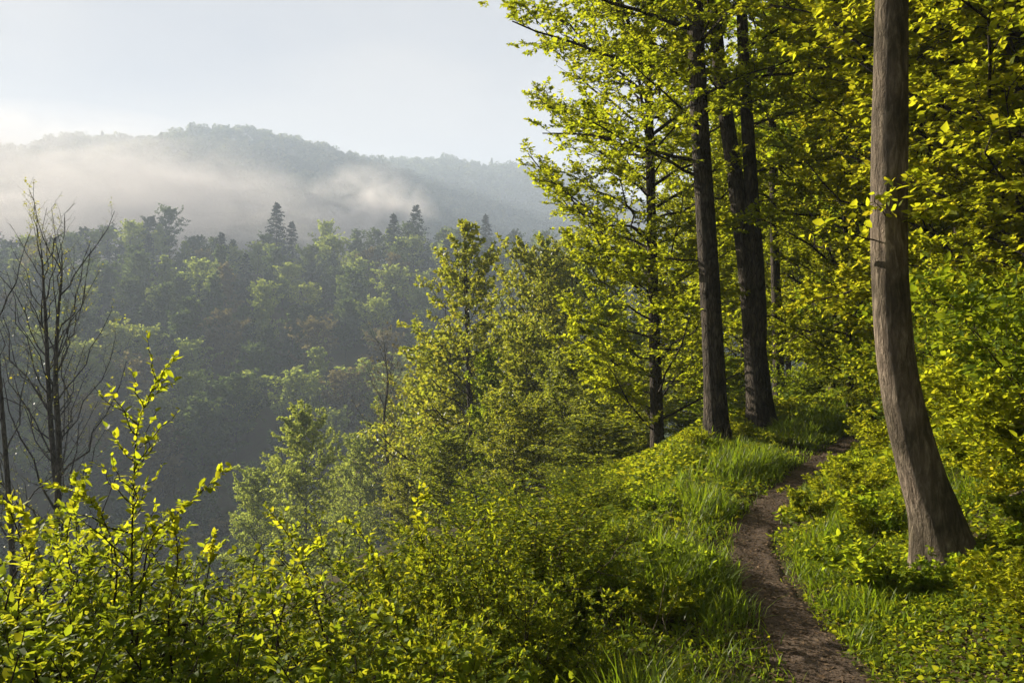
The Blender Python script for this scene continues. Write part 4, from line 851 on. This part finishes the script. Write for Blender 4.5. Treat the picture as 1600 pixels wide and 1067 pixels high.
stick('shadow_branch', [gp(1445, 6.9, 0.03), gp(1500, 6.7, 0.06), gp(1560, 6.5, 0.07), gp(1640, 6.3, 0.03)], 0.035, M_BARK, 'dark fallen branch lying across the bank right of the curved trunk', 'branch')  # dark branch shape stands in for a shadow line across the bank
stick('dry_stick', [gp(1560, 4.75, 0.22), gp(1600, 4.7, 0.22), gp(1660, 4.65, 0.2)], 0.012, M_DEAD, 'pale dry stick at the right edge beside the trunk base', 'stick')
stick('dry_stick', [gp(1338, 5.1, 0.10), gp(1372, 5.2, 0.15)], 0.007, M_DEAD, 'thin dry stick in the herbs left of the trunk base', 'stick')

# ---------------------------------------------------------------- air: haze and mist
def volume(name, V, F4, dens, colr, aniso, label, noise=None):
    m = bpy.data.materials.new(name); m.use_nodes = True; nt = m.node_tree; nt.nodes.clear(); Lk = nt.links.new
    out = nt.nodes.new('ShaderNodeOutputMaterial'); pv = nt.nodes.new('ShaderNodeVolumePrincipled')
    pv.inputs['Color'].default_value = colr + (1,); pv.inputs['Density'].default_value = dens; pv.inputs['Anisotropy'].default_value = aniso
    Lk(pv.outputs[0], out.inputs['Volume'])
    if noise: noise(nt, pv, Lk, dens)
    o = mesh_obj(name, np.array(V, float), [np.array(F4)], m, smooth=False); tag(o, label, 'haze', kind='stuff')
    return o
def box(x0, x1, y0, y1, z0, z1):
    V = [(x, y, z) for x in (x0, x1) for y in (y0, y1) for z in (z0, z1)]
    return V, [[0, 1, 3, 2], [4, 6, 7, 5], [0, 4, 5, 1], [2, 3, 7, 6], [0, 2, 6, 4], [1, 5, 7, 3]]
ztop = float(GZ.max())+30
volume('haze', *box(-1150, 1150, -70, 1540, float(GZ.min())-1, ztop), 0.00058, (0.72, 0.84, 1.0), 0.0, 'thin morning haze filling the valley air')
def puff(name, c, r, dens, sc_, thr, label):
    def nz(nt, pv, Lk, dens):
        tc = nt.nodes.new('ShaderNodeTexCoord')
        ln = nt.nodes.new('ShaderNodeVectorMath'); ln.operation = 'LENGTH'; Lk(tc.outputs['Object'], ln.inputs[0])
        fo = nt.nodes.new('ShaderNodeMapRange'); fo.inputs['From Min'].default_value = 1.0; fo.inputs['From Max'].default_value = 0.15; Lk(ln.outputs['Value'], fo.inputs['Value'])
        n = nt.nodes.new('ShaderNodeTexNoise'); n.inputs['Scale'].default_value = sc_; n.inputs['Detail'].default_value = 5; n.inputs['Distortion'].default_value = 0.9; Lk(tc.outputs['Object'], n.inputs['Vector'])
        mr = nt.nodes.new('ShaderNodeMapRange'); mr.inputs['From Min'].default_value = thr; mr.inputs['From Max'].default_value = thr+0.3; Lk(n.outputs[0], mr.inputs['Value'])
        a = nt.nodes.new('ShaderNodeMath'); a.operation = 'MULTIPLY'; Lk(fo.outputs[0], a.inputs[0]); Lk(mr.outputs[0], a.inputs[1])
        b = nt.nodes.new('ShaderNodeMath'); b.operation = 'MULTIPLY'; b.inputs[1].default_value = dens; Lk(a.outputs[0], b.inputs[0]); Lk(b.outputs[0], pv.inputs['Density'])
    th = np.linspace(0, np.pi, 9); ph = np.arange(16)/16*2*np.pi
    V = np.array([[math.sin(t)*math.cos(p), math.sin(t)*math.sin(p), math.cos(t)] for t in th for p in ph])
    idx = np.arange(9*16).reshape(9, 16); q = np.stack([idx[:-1], idx[1:], np.roll(idx, -1, 1)[1:], np.roll(idx, -1, 1)[:-1]], -1).reshape(-1, 4)
    o = volume(name, V, q, dens, (1.0, 0.95, 0.91), -0.1, label, nz); o.location = c; o.scale = r
    return o
def pz(py, d): return EYE+(533.5-py)/F*d
puff('mist', (spx(40, 540), 540, pz(322, 540)), (210, 130, 66), 0.034, 2.6, 0.40, 'bank of bright mist behind the ridge, on the left')
puff('mist', (spx(90, 400), 400, pz(345, 400)), (120, 46, 28), 0.032, 2.4, 0.40, 'low mist spilling over the tree tops of the ridge, far left')
puff('mist', (spx(215, 500), 500, pz(318, 500)), (60, 60, 44), 0.04, 2.6, 0.42, 'torn mist wisp drifting up the left flank of the hill')
puff('mist', (spx(330, 540), 540, pz(350, 540)), (120, 90, 40), 0.018, 3.2, 0.40, 'thin veil of mist behind the ridge left of the tallest spruce')
puff('mist', (spx(575, 440), 440, pz(345, 440)), (42, 40, 34), 0.075, 2.6, 0.40, 'small mist wisp rising behind the ridge between the spruces')
